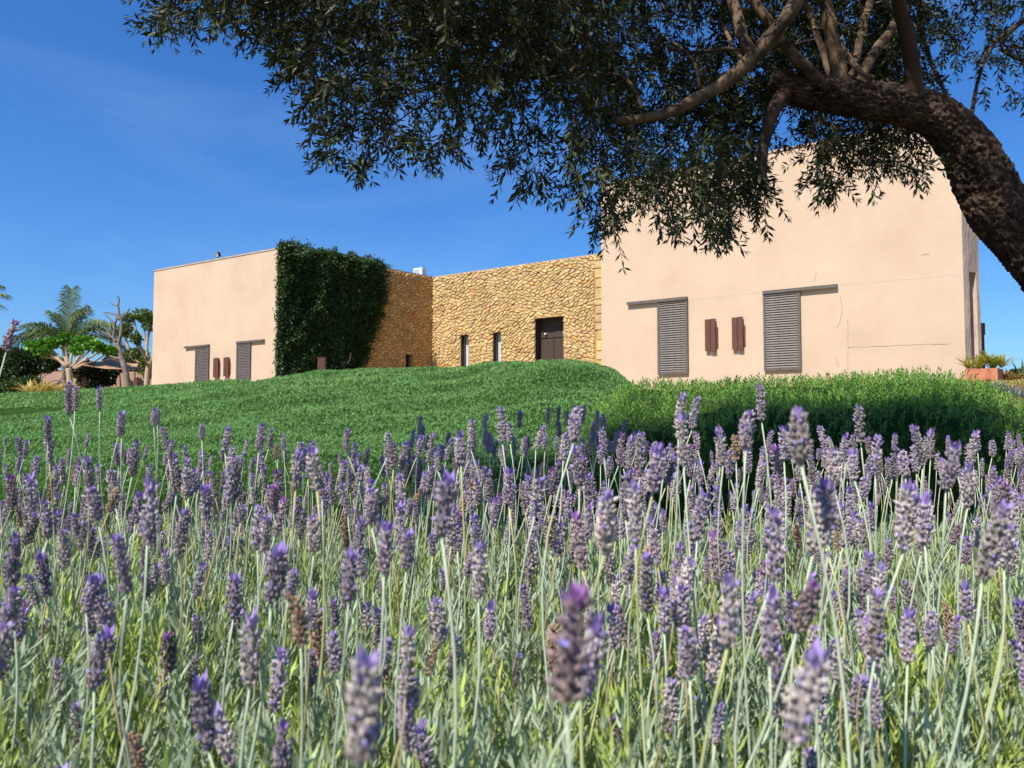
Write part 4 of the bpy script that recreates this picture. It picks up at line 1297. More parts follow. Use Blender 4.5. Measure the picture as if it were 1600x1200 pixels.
LAVX = {}
specs = [
 # x, y, label
 (-0.42, 0.42, 'nearest lavender plant at the left, its big dark heads standing out of focus'),
 (0.02, 0.40, 'nearest lavender plant in the middle, bearing the large blurred mauve pair of heads'),
 (0.45, 0.42, 'nearest lavender plant at the right, with a tall blurred violet-tipped head'),
 (-0.78, 0.95, 'lavender plant of the second row below the palm, thin stalks rising over the mound'),
 (-0.28, 0.95, 'lavender plant of the second row below the ivy-covered wall'),
 (0.22, 0.95, 'lavender plant of the second row below the dark double door'),
 (0.72, 0.95, 'lavender plant of the second row below the shuttered wall of the larger house'),
 (-1.15, 1.55, 'lavender plant of the third row at the left end, next to the mound'),
 (-0.55, 1.55, 'lavender plant of the third row below the smaller plaster house'),
 (0.02, 1.55, 'lavender plant of the third row below the stone wing'),
 (0.58, 1.55, 'lavender plant of the third row in front of the hedge end'),
 (1.15, 1.55, 'lavender plant of the third row before the shaded hedge at the right'),
 (-1.5, 2.2, 'farthest lavender plant at the left, before the clipped mound'),
 (-0.75, 2.2, 'low far lavender plant against the mound, left of the shaded heads'),
 (0.0, 2.2, 'far lavender plant with a row of dark shaded heads against the mound'),
 (0.7, 2.2, 'far lavender plant where the mound meets the hedge'),
 (1.4, 2.2, 'farthest lavender plant at the right, pale heads before the dark hedge'),
]
PL = []
for (x, y, lab) in specs:
    g = float(T(x, y)) + 0.03
    PL.append((thing('lavender_plant', lab, 'lavender', (x, y, g), 'lavender plants in the front bed'), x, y, g))

ZF = lambda x, y: ZC - 0.335 + 0.05 * mnoise.noise(Vector((x * 2.2, y * 2.2, 9))) - 0.03 * max(0, 0.8 - y)
rgL = np.random.default_rng(99)
def add_stalk(px, ybot, D, head_i, scale, lean=(0, 0)):
    p = pt(px, ybot, D)
    root = min(PL, key=lambda r: (r[1] - p.x) ** 2 + 0.8 * (r[2] - p.y) ** 2)
    need = (p.z - ZF(p.x, p.y) + 0.10) / scale
    cand = sorted(range(len(STEMS)), key=lambda i: abs(STEMS[i][1] - need) + rgL.uniform(0, 0.05))
    sm, sL = STEMS[cand[0]]
    st = link('flower_stalk', sm, None, root[0])
    st.location = (p.x - root[1], p.y - root[2], p.z - root[3])
    st.rotation_euler = (lean[1], lean[0], rgL.uniform(0, 6.28))
    st.rotation_mode = 'XYZ'
    # lean first about world x/y: build from a matrix so that the roll stays local
    Mx = Matrix.Rotation(lean[0], 4, 'Y') @ Matrix.Rotation(lean[1], 4, 'X') @ Matrix.Rotation(rgL.uniform(0, 6.28), 4, 'Z')
    st.rotation_euler = Mx.to_euler()
    st.scale = (scale,) * 3
    hd = link('flower_head', HEADS[head_i][0], None, st)
    return p

FR, GR, MV, DR = list(range(0, 12)), list(range(12, 24)), [24, 25, 26, 27], list(range(28, 33))
manual = [ # px, top, bottom, kind, lean in degrees (positive leans right)
 (884, 902, 1095, MV, 3), (912, 955, 1085, FR, 8), (690, 730, 838, FR, 1), (230, 740, 850, FR, 2), (424, 838, 942, FR, 8), (391, 948, 1070, GR, 0), (562, 1002, 1192, GR, 8), (524, 975, 1050, FR, -2), (442, 1115, 1240, FR, 0), (325, 1050, 1172, FR, -8), (428, 1005, 1112, FR, 5), (630, 1043, 1140, FR, 8), (706, 982, 1060, FR, 4), (747, 838, 935, GR, 3), (1240, 990, 1162, GR, 7), (1202, 910, 1035, FR, 2), (1246, 890, 985, MV, 22), (1137, 890, 1012, GR, 8), (1315, 985, 1072, GR, -10), (1038, 915, 990, FR, 2), (962, 940, 1015, FR, -4), (985, 940, 1020, MV, -12), (1412, 740, 862, GR, 3), (1208, 778, 908, FR, 8), (1535, 765, 905, GR, 14), (1478, 682, 765, FR, 4), (1512, 715, 792, GR, 3), (1515, 668, 730, GR, 4), (1553, 738, 805, FR, 5), (1252, 624, 727, GR, -3), (1345, 624, 692, GR, -4), (1190, 594, 658, FR, 1), (1060, 608, 672, GR, 2), (1082, 612, 670, FR, 1), (1068, 640, 728, GR, -3), (785, 627, 692, FR, 1), (797, 655, 692, GR, -5),
 (108, 590, 648, FR, -1), (117, 600, 642, MV, 1), (156, 601, 641, FR, -2), (190, 640, 680, FR, 2), (185, 648, 682, GR, 4), (240, 636, 665, FR, 0), (246, 635, 664, FR, 3), (315, 657, 686, FR, 0), (75, 647, 690, FR, 0), (77, 670, 720, GR, -1), (50, 738, 806, FR, -4), (138, 704, 780, GR, 8), (290, 710, 780, GR, 3), (296, 725, 775, FR, 5), (360, 705, 752, GR, 0), (376, 702, 735, FR, 4), (495, 690, 766, GR, 1), (462, 696, 762, GR, 6), (265, 685, 718, FR, 4), (134, 673, 700, FR, 3), (897, 622, 690, FR, 2), (905, 690, 760, FR, -2), (945, 752, 862, GR, 2), (993, 742, 850, GR, -1), (600, 810, 895, FR, 3), (545, 850, 938, FR, 4), (160, 1135, 1212, FR, -2), (147, 975, 1075, FR, 4), (60, 962, 1032, FR, 4), (140, 905, 990, FR, -1), (12, 900, 985, FR, 8), (1092, 1088, 1150, GR, -4), (970, 1113, 1210, MV, -2), (860, 795, 858, DR, -6), (604, 995, 1062, DR, -4), (1022, 1085, 1165, DR, -4), (745, 740, 785, DR, -14), (1095, 1120, 1175, DR, 0), (1318, 900, 960, DR, 3), (1480, 930, 1000, DR, 10), (980, 1170, 1240, FR, 2), (10, 487, 548, MV, 10), (8, 680, 695, FR, 0), (1368, 670, 742, FR, 0), (1395, 690, 745, FR, 2), (1225, 660, 720, FR, 4), (1165, 628, 700, FR, 2), (1130, 662, 725, GR, -8), (1150, 670, 720, DR, 0), (1218, 690, 765, MV, 0), (1303, 692, 760, GR, 2), (1335, 700, 750, FR, 0), (1357, 855, 925, FR, 0), (1298, 740, 830, FR, 0), (1120, 825, 910, MV, 0), (1085, 805, 870, FR, -2), (1000, 670, 745, GR, 0), (1020, 690, 770, FR, 3), (918, 780, 845, FR, 1), (735, 650, 700, GR, 2), (720, 672, 725, FR, 0), (655, 645, 680, FR, 0), (615, 680, 730, MV, -2), (628, 685, 735, FR, 4), (635, 820, 890, FR, 5), (365, 890, 965, FR, 2), (370, 895, 962, MV, -5), (470, 905, 1010, DR, 2), (486, 920, 985, FR, 3), (25, 935, 1010, DR, 4), (235, 1000, 1062, GR, 0), (285, 1015, 1070, GR, -8), (250, 1080, 1125, FR, -3), (1360, 1110, 1150, FR, 0), (1415, 1105, 1165, FR, -3), (1545, 965, 1010, FR, 2), (1455, 945, 1010, FR, 0), (1265, 1160, 1230, FR, 2), (1330, 1160, 1230, FR, 0), (1120, 1190, 1250, FR, 0), (765, 940, 1000, FR, 3), (705, 780, 850, GR, 2), (580, 750, 820, FR, 2), (555, 730, 770, GR, 2), (510, 735, 775, FR, -2), (1445, 770, 850, FR, 2), (1580, 840, 900, GR, 2), (1600, 930, 1010, FR, -2), (1555, 830, 890, GR, 0),
]
occ = []
for (px, top, bot, kd, ln) in manual:
    hi = int(rgL.choice(kd))
    hl = HEADS[hi][1]
    sc = rgL.uniform(0.95, 1.2)
    if bot - top < 45 and top < 700 and px < 400: D = rgL.uniform(1.25, 1.6); sc = (bot - top) / F * D / hl
    else: D = F * hl * sc / (bot - top)
    if D > 2.4: D = 2.4; sc = (bot - top) / F * D / hl
    add_stalk(px, bot, D, hi, sc, (R(ln), R(rgL.normal(0, 5))))
    occ.append((px, (top + bot) / 2))
for i in range(46):
    px = rgL.uniform(600, 1010)
    ytop = float(np.interp(px, [600, 655, 690, 740, 820, 870, 960, 1010], [688, 655, 662, 642, 618, 620, 628, 652])) + rgL.uniform(0, 60)
    D = rgL.uniform(2.1, 2.4)
    hi = int(rgL.choice(FR + GR[:4])); sc = rgL.uniform(1.0, 1.3)
    add_stalk(px, ytop + F * HEADS[hi][1] * sc / D, D, hi, sc, (R(rgL.normal(2, 4)), R(rgL.normal(0, 5))))
cnt = 0
tries = 0
while cnt < 860 and tries < 20000:
    tries += 1
    D = 0.60 + 1.95 * rgL.random() ** 0.72
    x = rgL.uniform(-0.74, 0.74) * D
    px = 800 + F * x / D
    tipz = rgL.uniform(-0.28, -0.06) if D < 1.2 else rgL.uniform(-0.25, -0.05) + 0.09 * rgL.random() ** 3
    if px > 640 and D > 1.4: tipz += 0.035
    if px < 420: tipz -= 0.02
    yb = 664 - F * (tipz - 0.045) / D
    if yb < 700: continue
    if D < 1.0 and rgL.random() < 0.35: continue
    # sparse tuft of foliage in the middle of the bed
    if 720 < px < 900 and 930 < yb < 1180 and rgL.random() < 0.6: continue
    u = rgL.random()
    kd = FR if u < 0.48 else GR if u < 0.88 else MV if u < 0.95 else DR
    add_stalk(px, yb, D, int(rgL.choice(kd)), rgL.uniform(0.8, 1.28), (R(rgL.normal(2.5, 7)), R(rgL.normal(0, 7))))
    cnt += 1

# grey-green foliage of each plant
SHOOTS = [shoot(44, 0.0112, 0.125, 700 + i, (0.75, 1.45), 0.10) for i in range(5)]
for (root, x, y, g) in PL:
    parts = []
    for Vt_, Ft_ in SHOOTS:
        N_ = 190 if y > 0.6 else 100
        rx_ = 0.40 if y < 2 else 0.5
        pos = np.stack([x + rgL.uniform(-rx_, rx_, N_) * 1.1, y + rgL.uniform(-0.42, 0.42, N_), np.zeros(N_)], 1)
        top = np.array([ZF(a, b) for a, b in pos[:, :2]]) + rgL.normal(0, 0.035, N_)
        L_ = rgL.uniform(0.14, 0.24, N_)
        pos[:, 2] = top - L_
        dirs_ = np.stack([rgL.normal(0.05, 0.22, N_), rgL.normal(0, 0.22, N_), np.ones(N_)], 1)
        col_ = np.zeros((N_, 3))
        for i in range(N_):
            gq = rgL.uniform(0.8, 1.2)
            if rgL.random() < 0.7: col_[i] = np.array((0.315, 0.38, 0.25)) * gq
            else: col_[i] = np.array((0.31, 0.38, 0.09)) * gq
        parts.append(scatter(Vt_, Ft_, pos - np.array((x, y, g)), rot_from_dir(dirs_, rgL.uniform(0, 6.28, N_)), L_, col_))
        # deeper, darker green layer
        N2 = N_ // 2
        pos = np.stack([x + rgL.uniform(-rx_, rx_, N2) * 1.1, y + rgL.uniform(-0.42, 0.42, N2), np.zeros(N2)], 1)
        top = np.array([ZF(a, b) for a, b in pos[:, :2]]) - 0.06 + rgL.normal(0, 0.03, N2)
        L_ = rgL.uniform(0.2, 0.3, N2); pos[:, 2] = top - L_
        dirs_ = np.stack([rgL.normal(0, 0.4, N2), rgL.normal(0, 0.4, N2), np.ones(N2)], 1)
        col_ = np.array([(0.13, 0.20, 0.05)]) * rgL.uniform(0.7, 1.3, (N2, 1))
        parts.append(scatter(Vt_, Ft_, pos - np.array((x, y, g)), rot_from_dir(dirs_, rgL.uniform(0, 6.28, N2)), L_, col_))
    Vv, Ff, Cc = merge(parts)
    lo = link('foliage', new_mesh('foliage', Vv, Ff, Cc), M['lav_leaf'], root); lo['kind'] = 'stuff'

# ------------------------------------------------------------------ things at the right-hand end
def rosette(n, ll, w, seed, droop=0.5, cols=((0.16, 0.20, 0.03), (0.30, 0.22, 0.05)), lift=0.9):
    """sword leaves that arch outwards from one point: arrays"""
    rg = np.random.default_rng(seed)
    V_, F_, C_ = [], [], []
    for i in range(n):
        az = rg.uniform(0, 6.28); el = rg.uniform(0.35, 1.0) * lift * 1.5
        L_ = ll * rg.uniform(0.65, 1.15)
        o = np.array([math.cos(az), math.sin(az), 0]); sd = np.array([-math.sin(az), math.cos(az), 0])
        t_ = rg.random(); c = np.array(cols[0]) * (1 - t_) + np.array(cols[1]) * t_
        b = len(V_)
        for k, t in enumerate((0, .35, .7, 1)):
            p = o * (L_ * t * math.cos(el) + .02) + np.array([0, 0, L_ * (t * math.sin(el) - droop * t * t * .55)])
            ww = w * (1, .85, .5, .02)[k]
            V_ += [p - sd * ww + np.array([0, 0, ww * .4]), p - np.array([0, 0, ww * .2]), p + sd * ww + np.array([0, 0, ww * .4])]
            C_ += [c * rg.uniform(.85, 1.1)] * 3
            if k:
                q = b + 3 * k
                F_ += [(q - 3, q - 2, q + 1, q), (q - 2, q - 1, q + 2, q + 1)]
    return np.array(V_), np.array(F_), np.array(C_)

def plant_from(name, label, cat, loc, rosettes, mat='leaf', group=None, part='leaves'):
    root = thing(name, label, cat, loc, group)
    parts = []
    for (dx, dy, dz, args) in rosettes:
        V_, F_, C_ = rosette(**args)
        parts.append((V_ + np.array((dx, dy, dz)), F_, C_))
    Vv, Ff, Cc = merge(parts)
    lo = link(part, new_mesh(part, Vv, Ff, Cc), M[mat], root); lo['kind'] = 'stuff'
    return root

q = pt(1538, 600, 20.6)
gz = float(T(q.x, q.y))
zt = pt(1538, 577, 20.6).z
zb = pt(1538, 597.5, 20.6).z
u_ = dR; v_ = vdir
pw = 0.74
plz = thing('planter', 'square terracotta planter at the corner of the larger house', 'planter', (q.x, q.y, zb))
h_ = zt - zb
mb = MB()
o = -u_ * pw / 2 - v_ * pw / 2
uu_, vv_ = u_ * pw, v_ * pw
tk = 0.05
for (oo, a_, b_) in ((o, uu_, v_ * tk), (o + v_ * (pw - tk), uu_, v_ * tk), (o + v_ * tk, u_ * tk, v_ * (pw - 2 * tk)), (o + v_ * tk + u_ * (pw - tk), u_ * tk, v_ * (pw - 2 * tk))):
    mb.obox(oo + Vector((0, 0, -0.3)), a_, b_, (0, 0, h_ + 0.3))
mb.build('body', M['terracotta'], plz)
mb = MB(); mb.obox(o + u_ * tk + v_ * tk + Vector((0, 0, -.3)), u_ * (pw - 2 * tk), v_ * (pw - 2 * tk), (0, 0, h_ + .24)); mb.build('potting_soil', M['soil'], plz)
YG = ((0.20, 0.24, 0.03), (0.42, 0.34, 0.06))
DRY = ((0.36, 0.20, 0.06), (0.45, 0.30, 0.12))
plant_from('aloe', 'yellow-green spiky aloe growing in the terracotta planter', 'aloe', (q.x, q.y, zt - 0.06), [(dx, dy, dz, dict(n=44, ll=0.60, w=0.022, droop=0.75, lift=1.15, seed=s, cols=YG)) for dx, dy, dz, s in ((-.2, -.1, .05, 1), (.15, -.15, .1, 2), (0, .15, .15, 3), (.3, .1, .05, 4), (-.3, .2, .1, 5), (.05, 0, .2, 6), (.4, -.1, .1, 14))])
q2 = pt(1572, 598, 20.8)
plant_from('aloe', 'dried orange-brown aloe clump on the ground beside the planter', 'aloe', (q2.x, q2.y, pt(1572, 599, 20.8).z - 0.05), [(dx, dy, dz, dict(n=34, ll=0.42, w=0.02, seed=s, cols=DRY)) for dx, dy, dz, s in ((-.2, 0, .05, 7), (.12, -.1, .08, 8), (.05, .15, .16, 9), (-.05, -.15, .1, 10), (.28, .05, .02, 15))])
qp = pt(1533.5, 560, 24.5)
po = thing('corten_post', 'tall rusty steel post rising behind the planter', 'post', (qp.x, qp.y, 2.1))
zt = pt(1533, 506, 24.5).z - 2.1
mb = MB(); mb.obox((-.07, -.07, 0), (.14, 0, 0), (0, .14, 0), (0, 0, zt)); mb.build('upright', M['rust'], po)
mb = MB(); mb.obox((-.02, -.075, zt - .35), (.12, 0, 0), (0, .15, 0), (0, 0, .37)); mb.build('lamp_cap', M['rust'], po)
# succulents, mulch stones, dry edging
GRY = ((0.16, 0.22, 0.20), (0.26, 0.32, 0.28))
for i, (px, py, D, n, lab) in enumerate(((1557, 612, 16.5, 46, 'blue-grey succulent just below the planter'), (1572, 622, 15.5, 52, 'blue-grey succulent lower on the slope among red stones'), (1588, 628, 15.0, 44, 'blue-grey succulent at the edge of the hedge, lowest on the slope'))):
    q = pt(px, py, D)
    z_ = float(T(q.x, q.y)); 
    z_ = max(z_, q.z - 0.15)
    plant_from('succulent', lab, 'succulent', (q.x, q.y, z_), [(dx, dy, 0.02, dict(n=n, ll=0.24, w=0.014, seed=30 + i * 3 + k, cols=GRY, droop=0.2)) for k, (dx, dy) in enumerate(((-.1, 0), (.12, .05), (.02, -.1)))], group='succulents on the slope')
rs = np.random.default_rng(77)
# red lava mulch: many small angular stones on the slope, one stuff object
octv = np.array([(0, 0, -.5), (1, 0, 0), (0, 1, 0), (-1, 0, 0), (0, -1, 0), (0, 0, .6)]) * 0.6
octf = np.array([(0, 2, 1), (0, 3, 2), (0, 4, 3), (0, 1, 4), (5, 1, 2), (5, 2, 3), (5, 3, 4), (5, 4, 1)])
N_ = 2600
mxp = rs.uniform(8.2, 15, N_); myp = rs.uniform(12.0, 18.5, N_)
pos = np.stack([mxp, myp, T(mxp, myp) + 0.02], 1)
colm = np.array([(0.13, 0.055, 0.04)]) * rs.uniform(0.5, 1.5, (N_, 1)) + rs.uniform(0, .05, (N_, 3))
Vv, Ff, Cc = scatter(octv, octf, pos, rot_from_dir(rs.normal(0, 1, (N_, 3)) + np.array([0, 0, 2]), rs.uniform(0, 6, N_)), rs.uniform(0.05, 0.16, N_), colm)
M['mulch'] = surf('lava_stone', (0.7, 0.7, 0.7), (1.1, 1.1, 1.1), 8, 0.95, 0.5, 30, attr=True)
tag(link('mulch', new_mesh('mulch', Vv, Ff, Cc), M['mulch']), 'red lava stone mulch on the slope under the planter', kind='stuff')
N_ = 9000
gx = rs.uniform(8.5, 22, N_); gy = rs.uniform(16.8, 24, N_)
kp = rs.random(N_) < np.clip(1.2 * np.array([mnoise.noise(Vector((a, b, 0))) + 0.6 for a, b in zip(gx, gy)]), 0, 1)
gx, gy = gx[kp], gy[kp]; N_ = len(gx)
pos = np.stack([gx, gy, T(gx, gy)], 1)
t_ = rs.random((N_, 1))
colm = np.array([(0.30, 0.30, 0.06)]) * t_ + np.array([(0.36, 0.27, 0.10)]) * (1 - t_)
Vv, Ff, Cc = scatter(TUFT[0], TUFT[1], pos, rot_from_dir(rs.normal(0, .25, (N_, 3)) + np.array([0, 0, 1]), rs.uniform(0, 6, N_)), rs.uniform(0.06, 0.13, N_), colm)
tag(link('dry_grass', new_mesh('dry_grass', Vv, Ff, Cc), M['leaf']), 'yellow dry grass along the foot of the larger house', kind='stuff')
q = pt(1601, 590, 27)
plant_from('agave', 'green agave with pointed leaves at the far right edge', 'agave', (q.x, q.y, float(T(q.x, q.y))), [(0, 0, .1, dict(n=26, ll=1.0, w=0.06, seed=51, cols=((0.10, 0.16, 0.05), (0.16, 0.22, 0.08)), droop=.1))])

# ------------------------------------------------------------------ leafy blob bushes and trees far left
def blob_leaves(centres, n, size, cols, rg, flat=1.0, shell=0.5):
    """leaves spread through ellipsoids; centres: (x,y,z,rx,ry,rz)"""
    parts = []
    for (x, y, z, a, b, c) in centres:
        v = rg.normal(0, 1, (n, 3)); v /= np.linalg.norm(v, axis=1, keepdims=True)
        r_ = rg.random((n, 1)) ** (1 / 3) * (1 - shell) + shell * rg.random((n, 1)) ** 0.12
        lump_ = np.array([mnoise.noise(Vector(q) * 2.2 + Vector((x, y, z))) for q in v])[:, None]
        p = v * r_ * (1 + 0.28 * lump_) * np.array([a, b, c]) + np.array([x, y, z])
        t_ = np.clip(rg.random((n, 1)) * .8 + .4 * lump_, 0, 1)
        cc = np.array([cols[0]]) * (1 - t_) + np.array([cols[1]]) * t_
        dirs_ = v * 0.6 + rg.normal(0, 0.6, (n, 3)) + np.array([0, 0, 0.2])
        s_ = size * rg.uniform(.7, 1.3, n)
        parts.append(scatter(LEAF_V, LEAF_F, p, rot_from_dir(dirs_, rg.uniform(0, 6.28, n)), np.stack([s_ * .55, s_ * .5, s_], 1), cc))
    return merge(parts)

def px_m(D): return D / F     # metres per pixel at a distance
rb = np.random.default_rng(55)
def bush(name, label, cat, px, D, blobs, n, size, cols, group=None, stems=True):
    """blobs in (px, py, rpx, rpy): given sizes at distance D"""
    base = pt(px, 615, D); g = float(T(base.x, base.y))
    root = thing(name, label, cat, (base.x, base.y, g), group)
    cs = []
    for (bx_, by_, rx_, ry_) in blobs:
        q = pt(bx_, by_, D); k = px_m(D)
        cs.append((q.x - base.x, q.y - base.y + rb.uniform(-.5, .5), q.z - g, rx_ * k, rx_ * k * 0.8, ry_ * k))
    Vv, Ff, Cc = blob_leaves(cs, n, size, cols, rb)
    lo = link('leaves', new_mesh('leaves', Vv, Ff, Cc), M['leaf'], root); lo['kind'] = 'stuff'
    if stems:
        mb = MB()
        for (x, y, z, a, b, c) in cs:
            mb.tube([(x * .4, y * .4, -.1), (x * .8, y * .8, z * .5), (x, y, z)], [.08, .06, .03], 6)
        mb.build('stems', M['greybark'], root)
    return root
DKG = ((0.018, 0.032, 0.012), (0.05, 0.085, 0.025))
MDG = ((0.03, 0.055, 0.016), (0.09, 0.14, 0.035))
bush('bush', 'tall dark hedge bush at the far left edge behind the mound', 'bush', 10, 58, [(-30, 572, 32, 36), (8, 565, 28, 24), (40, 570, 26, 22), (0, 600, 40, 22), (70, 566, 22, 14)], 2600, 0.28, DKG)
bush('bush', 'dark green bush against the garden wall between the branching tree and the sail posts', 'bush', 148, 67.5, [(140, 592, 22, 20), (162, 588, 18, 15), (150, 578, 20, 10), (130, 578, 12, 10)], 2300, 0.26, DKG)
bush('bush', 'round mid-green bush low at the left in front of the dark one', 'bush', 35, 52, [(30, 603, 24, 12), (45, 600, 14, 10)], 1800, 0.22, MDG)
bush('bush', 'dark bush far off beyond the right end of the larger house', 'bush', 1592, 48, [(1590, 590, 16, 9), (1612, 588, 18, 11)], 1800, 0.25, DKG)
bush('bush', 'leafy dark bush rising behind the tan shade sail', 'bush', 205, 68, [(185, 566, 22, 14), (215, 562, 20, 16), (235, 574, 14, 14)], 1600, 0.28, MDG)

# garden wall
w0, w1 = pt(-160, 600, 70), pt(330, 600, 70)
gw = thing('garden_wall', 'pinkish rendered garden wall behind the trees at the left', 'wall', (w0.x, w0.y, 1.0))
h_ = pt(150, 579, 70).z - 1.0
mb = MB(); mb.obox((0, 0, 0), (w1.x - w0.x, 0, 0), (0, .3, 0), (0, 0, h_)); mb.build('wall', M['gardenwall'], gw)
mb = MB(); mb.obox((-.02, -.05, h_ + .002), (w1.x - w0.x + .04, 0, 0), (0, .4, 0), (0, 0, .08)); mb.build('coping', M['gardenwall'], gw)
# bare creeper on it
cr_ = thing('creeper', 'bare brown creeper branching over the pink garden wall', 'creeper', (pt(72, 605, 69.4).x, 69.4, 2.1))
mb = MB()
for (pl_) in (((55, 610), (62, 595), (72, 585), (85, 580)), ((62, 595), (75, 598), (88, 594), (100, 596)), ((60, 606), (78, 606), (90, 598), (98, 588)), ((58, 604), (54, 590), (60, 580))):
    cv = catmull([pt(x, y, 69.5) - cr_.location for x, y in pl_], 5)
    mb.tube([Vector(v) for v in cv], list(np.linspace(.09, .04, len(cv))), 5)
mb.build('stems', M['greybark'], cr_)
# wooden gate posts and stacked pots before the wall
for px, lab in ((131, 'thin rusty post before the garden wall, left of the dark bush'), (213, 'short rusty post before the garden wall, near the smaller house')):
    q = pt(px, 610, 62)
    p_ = thing('post', lab, 'post', (q.x, q.y, 1.2), 'rusty posts by the garden wall')
    zt = pt(px, 591, 62).z - 1.2
    mb = MB(); mb.obox((-.13, -.13, 0), (.26, 0, 0), (0, .26, 0), (0, 0, zt)); mb.build('upright', M['rust'], p_)
    mb = MB(); mb.obox((-.15, -.15, zt + .002), (.3, 0, 0), (0, .3, 0), (0, 0, .05)); mb.build('cap', M['rust'], p_)
# yellow agaves
for i, (px, D, ll, n, lab) in enumerate(((52, 40, 1.1, 60, 'yellow drooping agave clump at the far left behind the mound'), (78, 40, 1.0, 54, 'pale yellow agave with an orange heart below the branching tree'), (98, 40.5, 1.0, 50, 'upright yellow agave beside the foot of the branching tree'))):
    q = pt(px, 612, D)
    cols = ((0.42, 0.34, 0.08), (0.55, 0.46, 0.20)) if i != 1 else ((0.5, 0.28, 0.08), (0.55, 0.46, 0.2))
    plant_from('agave', lab, 'agave', (q.x, q.y, q.z - 0.1), [(-.25, 0, 0, dict(n=n // 2, ll=ll, w=0.06, seed=60 + i, cols=cols, droop=.5)), (.25, .1, 0, dict(n=n // 2, ll=ll, w=0.06, seed=70 + i, cols=cols, droop=.5))], group='yellow agaves behind the mound')
# white pebbles at the mound's edge
N_ = 26
pp = np.array([tuple(pt(rs.uniform(192, 216), rs.uniform(606.5, 609), 30)) for _ in range(N_)])
Vv, Ff, Cc = scatter(octv, octf, pp, rot_from_dir(rs.normal(0, 1, (N_, 3)), rs.uniform(0, 6, N_)), rs.uniform(.05, .12, N_), np.full((N_, 3), .55))
tag(link('pebbles', new_mesh('pebbles', Vv, Ff, Cc), M['mulch']), 'white pebbles below the bare pruned tree', kind='stuff')

# palms
def frond(L_, el, az, droop, seed, w=0.60, n=72, twist=0.0):
    rg = np.random.default_rng(seed)
    o = Vector((math.cos(az), math.sin(az), 0))
    P_ = []
    for t in np.linspace(0, 1, 14):
        P_.append(o * (L_ * t * math.cos(el) + L_ * 0.25 * t * t * droop) + Vector((0, 0, L_ * (t * math.sin(el) - droop * 0.75 * t ** 2.4))))
    V_, F_ = tube_geo(P_, list(np.linspace(0.055, 0.012, 14)), 5)
    V_ = [tuple(v) for v in V_]; F_ = [tuple(f) for f in F_]
    C_ = [(0.16, 0.19, 0.07)] * len(V_)
    for i in range(n):
        t = 0.18 + 0.81 * i / (n - 1)
        x = t * 13; k = min(12, int(x)); p = P_[k].lerp(P_[k + 1], x - k)
        tg = (P_[k + 1] - P_[k]).normalized()
        sd = tg.cross(Vector((0, 0, 1)))
        if sd.length < .2: sd = tg.cross(Vector((o.y, -o.x, 0.2)))
        sd.normalize(); up_ = sd.cross(tg)
        for sg in (-1, 1):
            ll = w * L_ * (0.25 + 0.75 * math.sin(math.pi * (0.12 + 0.70 * t))) * rg.uniform(.8, 1.1) * 0.5
            d = (tg * 0.75 + sd * sg * 0.75 + up_ * rg.uniform(0.0, 0.35)).normalized()
            q1 = p + d * ll * 0.5; q2 = p + d * ll - Vector((0, 0, ll * rg.uniform(.3, .75)))
            nn = tg * 0.036
            b = len(V_)
            V_ += [tuple(p - nn * .6), tuple(p + nn * .6), tuple(q1 + nn), tuple(q1 - nn), tuple(q2)]
            g = rg.uniform(.7, 1.3)
            C_ += [(0.095 * g, 0.135 * g, 0.036 * g)] * 5
            F_ += [(b, b + 1, b + 2, b + 3), (b + 3, b + 2, b + 4)]
    return new_mesh('frond', np.array(V_), F_, np.array(C_))

def palm(loc, h, fr, label, seed):
    root = thing('palm_tree', label, 'palm', loc, 'palms at the left')
    mb = MB()
    pts_ = [(0, 0, h * t) for t in np.linspace(0, 1, 14)]
    mb.tube(pts_, [0.24 * (1 + 0.09 * (i % 2)) for i in range(14)], 10); mb.build('trunk', M['greybark'], root)
    for i, (L_, el, az, dr) in enumerate(fr):
        link('frond', frond(L_, R(el), R(az), dr, seed + i), M['leaf'], root, (0, 0, h))
    return root
D = 62
q = pt(103, 552, D)
palm((q.x, q.y, 1.2), q.z - 1.2, [(5.5, 88, 0, 0.10), (5.0, 80, 20, 0.35), (4.6, 80, 170, 0.4), (5.6, 60, 178, 1.05), (5.0, 68, 186, 0.9), (5.6, 62, 2, 0.9), (6.3, 56, 356, 0.72), (5.2, 50, 6, 0.95), (4.6, 50, 200, 0.8), (5.0, 60, 250, 0.7), (5.2, 48, 120, 0.6), (5.3, 76, 80, .4), (6.0, 70, 8, .8)], 'palm with arching feathery fronds behind the branching tree', 800)
q = pt(-67, 470, 60)
palm((q.x, q.y, 1.2), q.z - 1.2, [(3.6, 20, 0, 0.3), (3.5, 6, 350, 0.35), (3.5, 48, 20, .5), (3.6, 40, 170, .6), (3.6, 70, 90, .4), (3.5, 15, 270, .5), (3.4, 60, 300, .5)], 'tall palm of which only two dark frond tips enter at the left edge', 900)

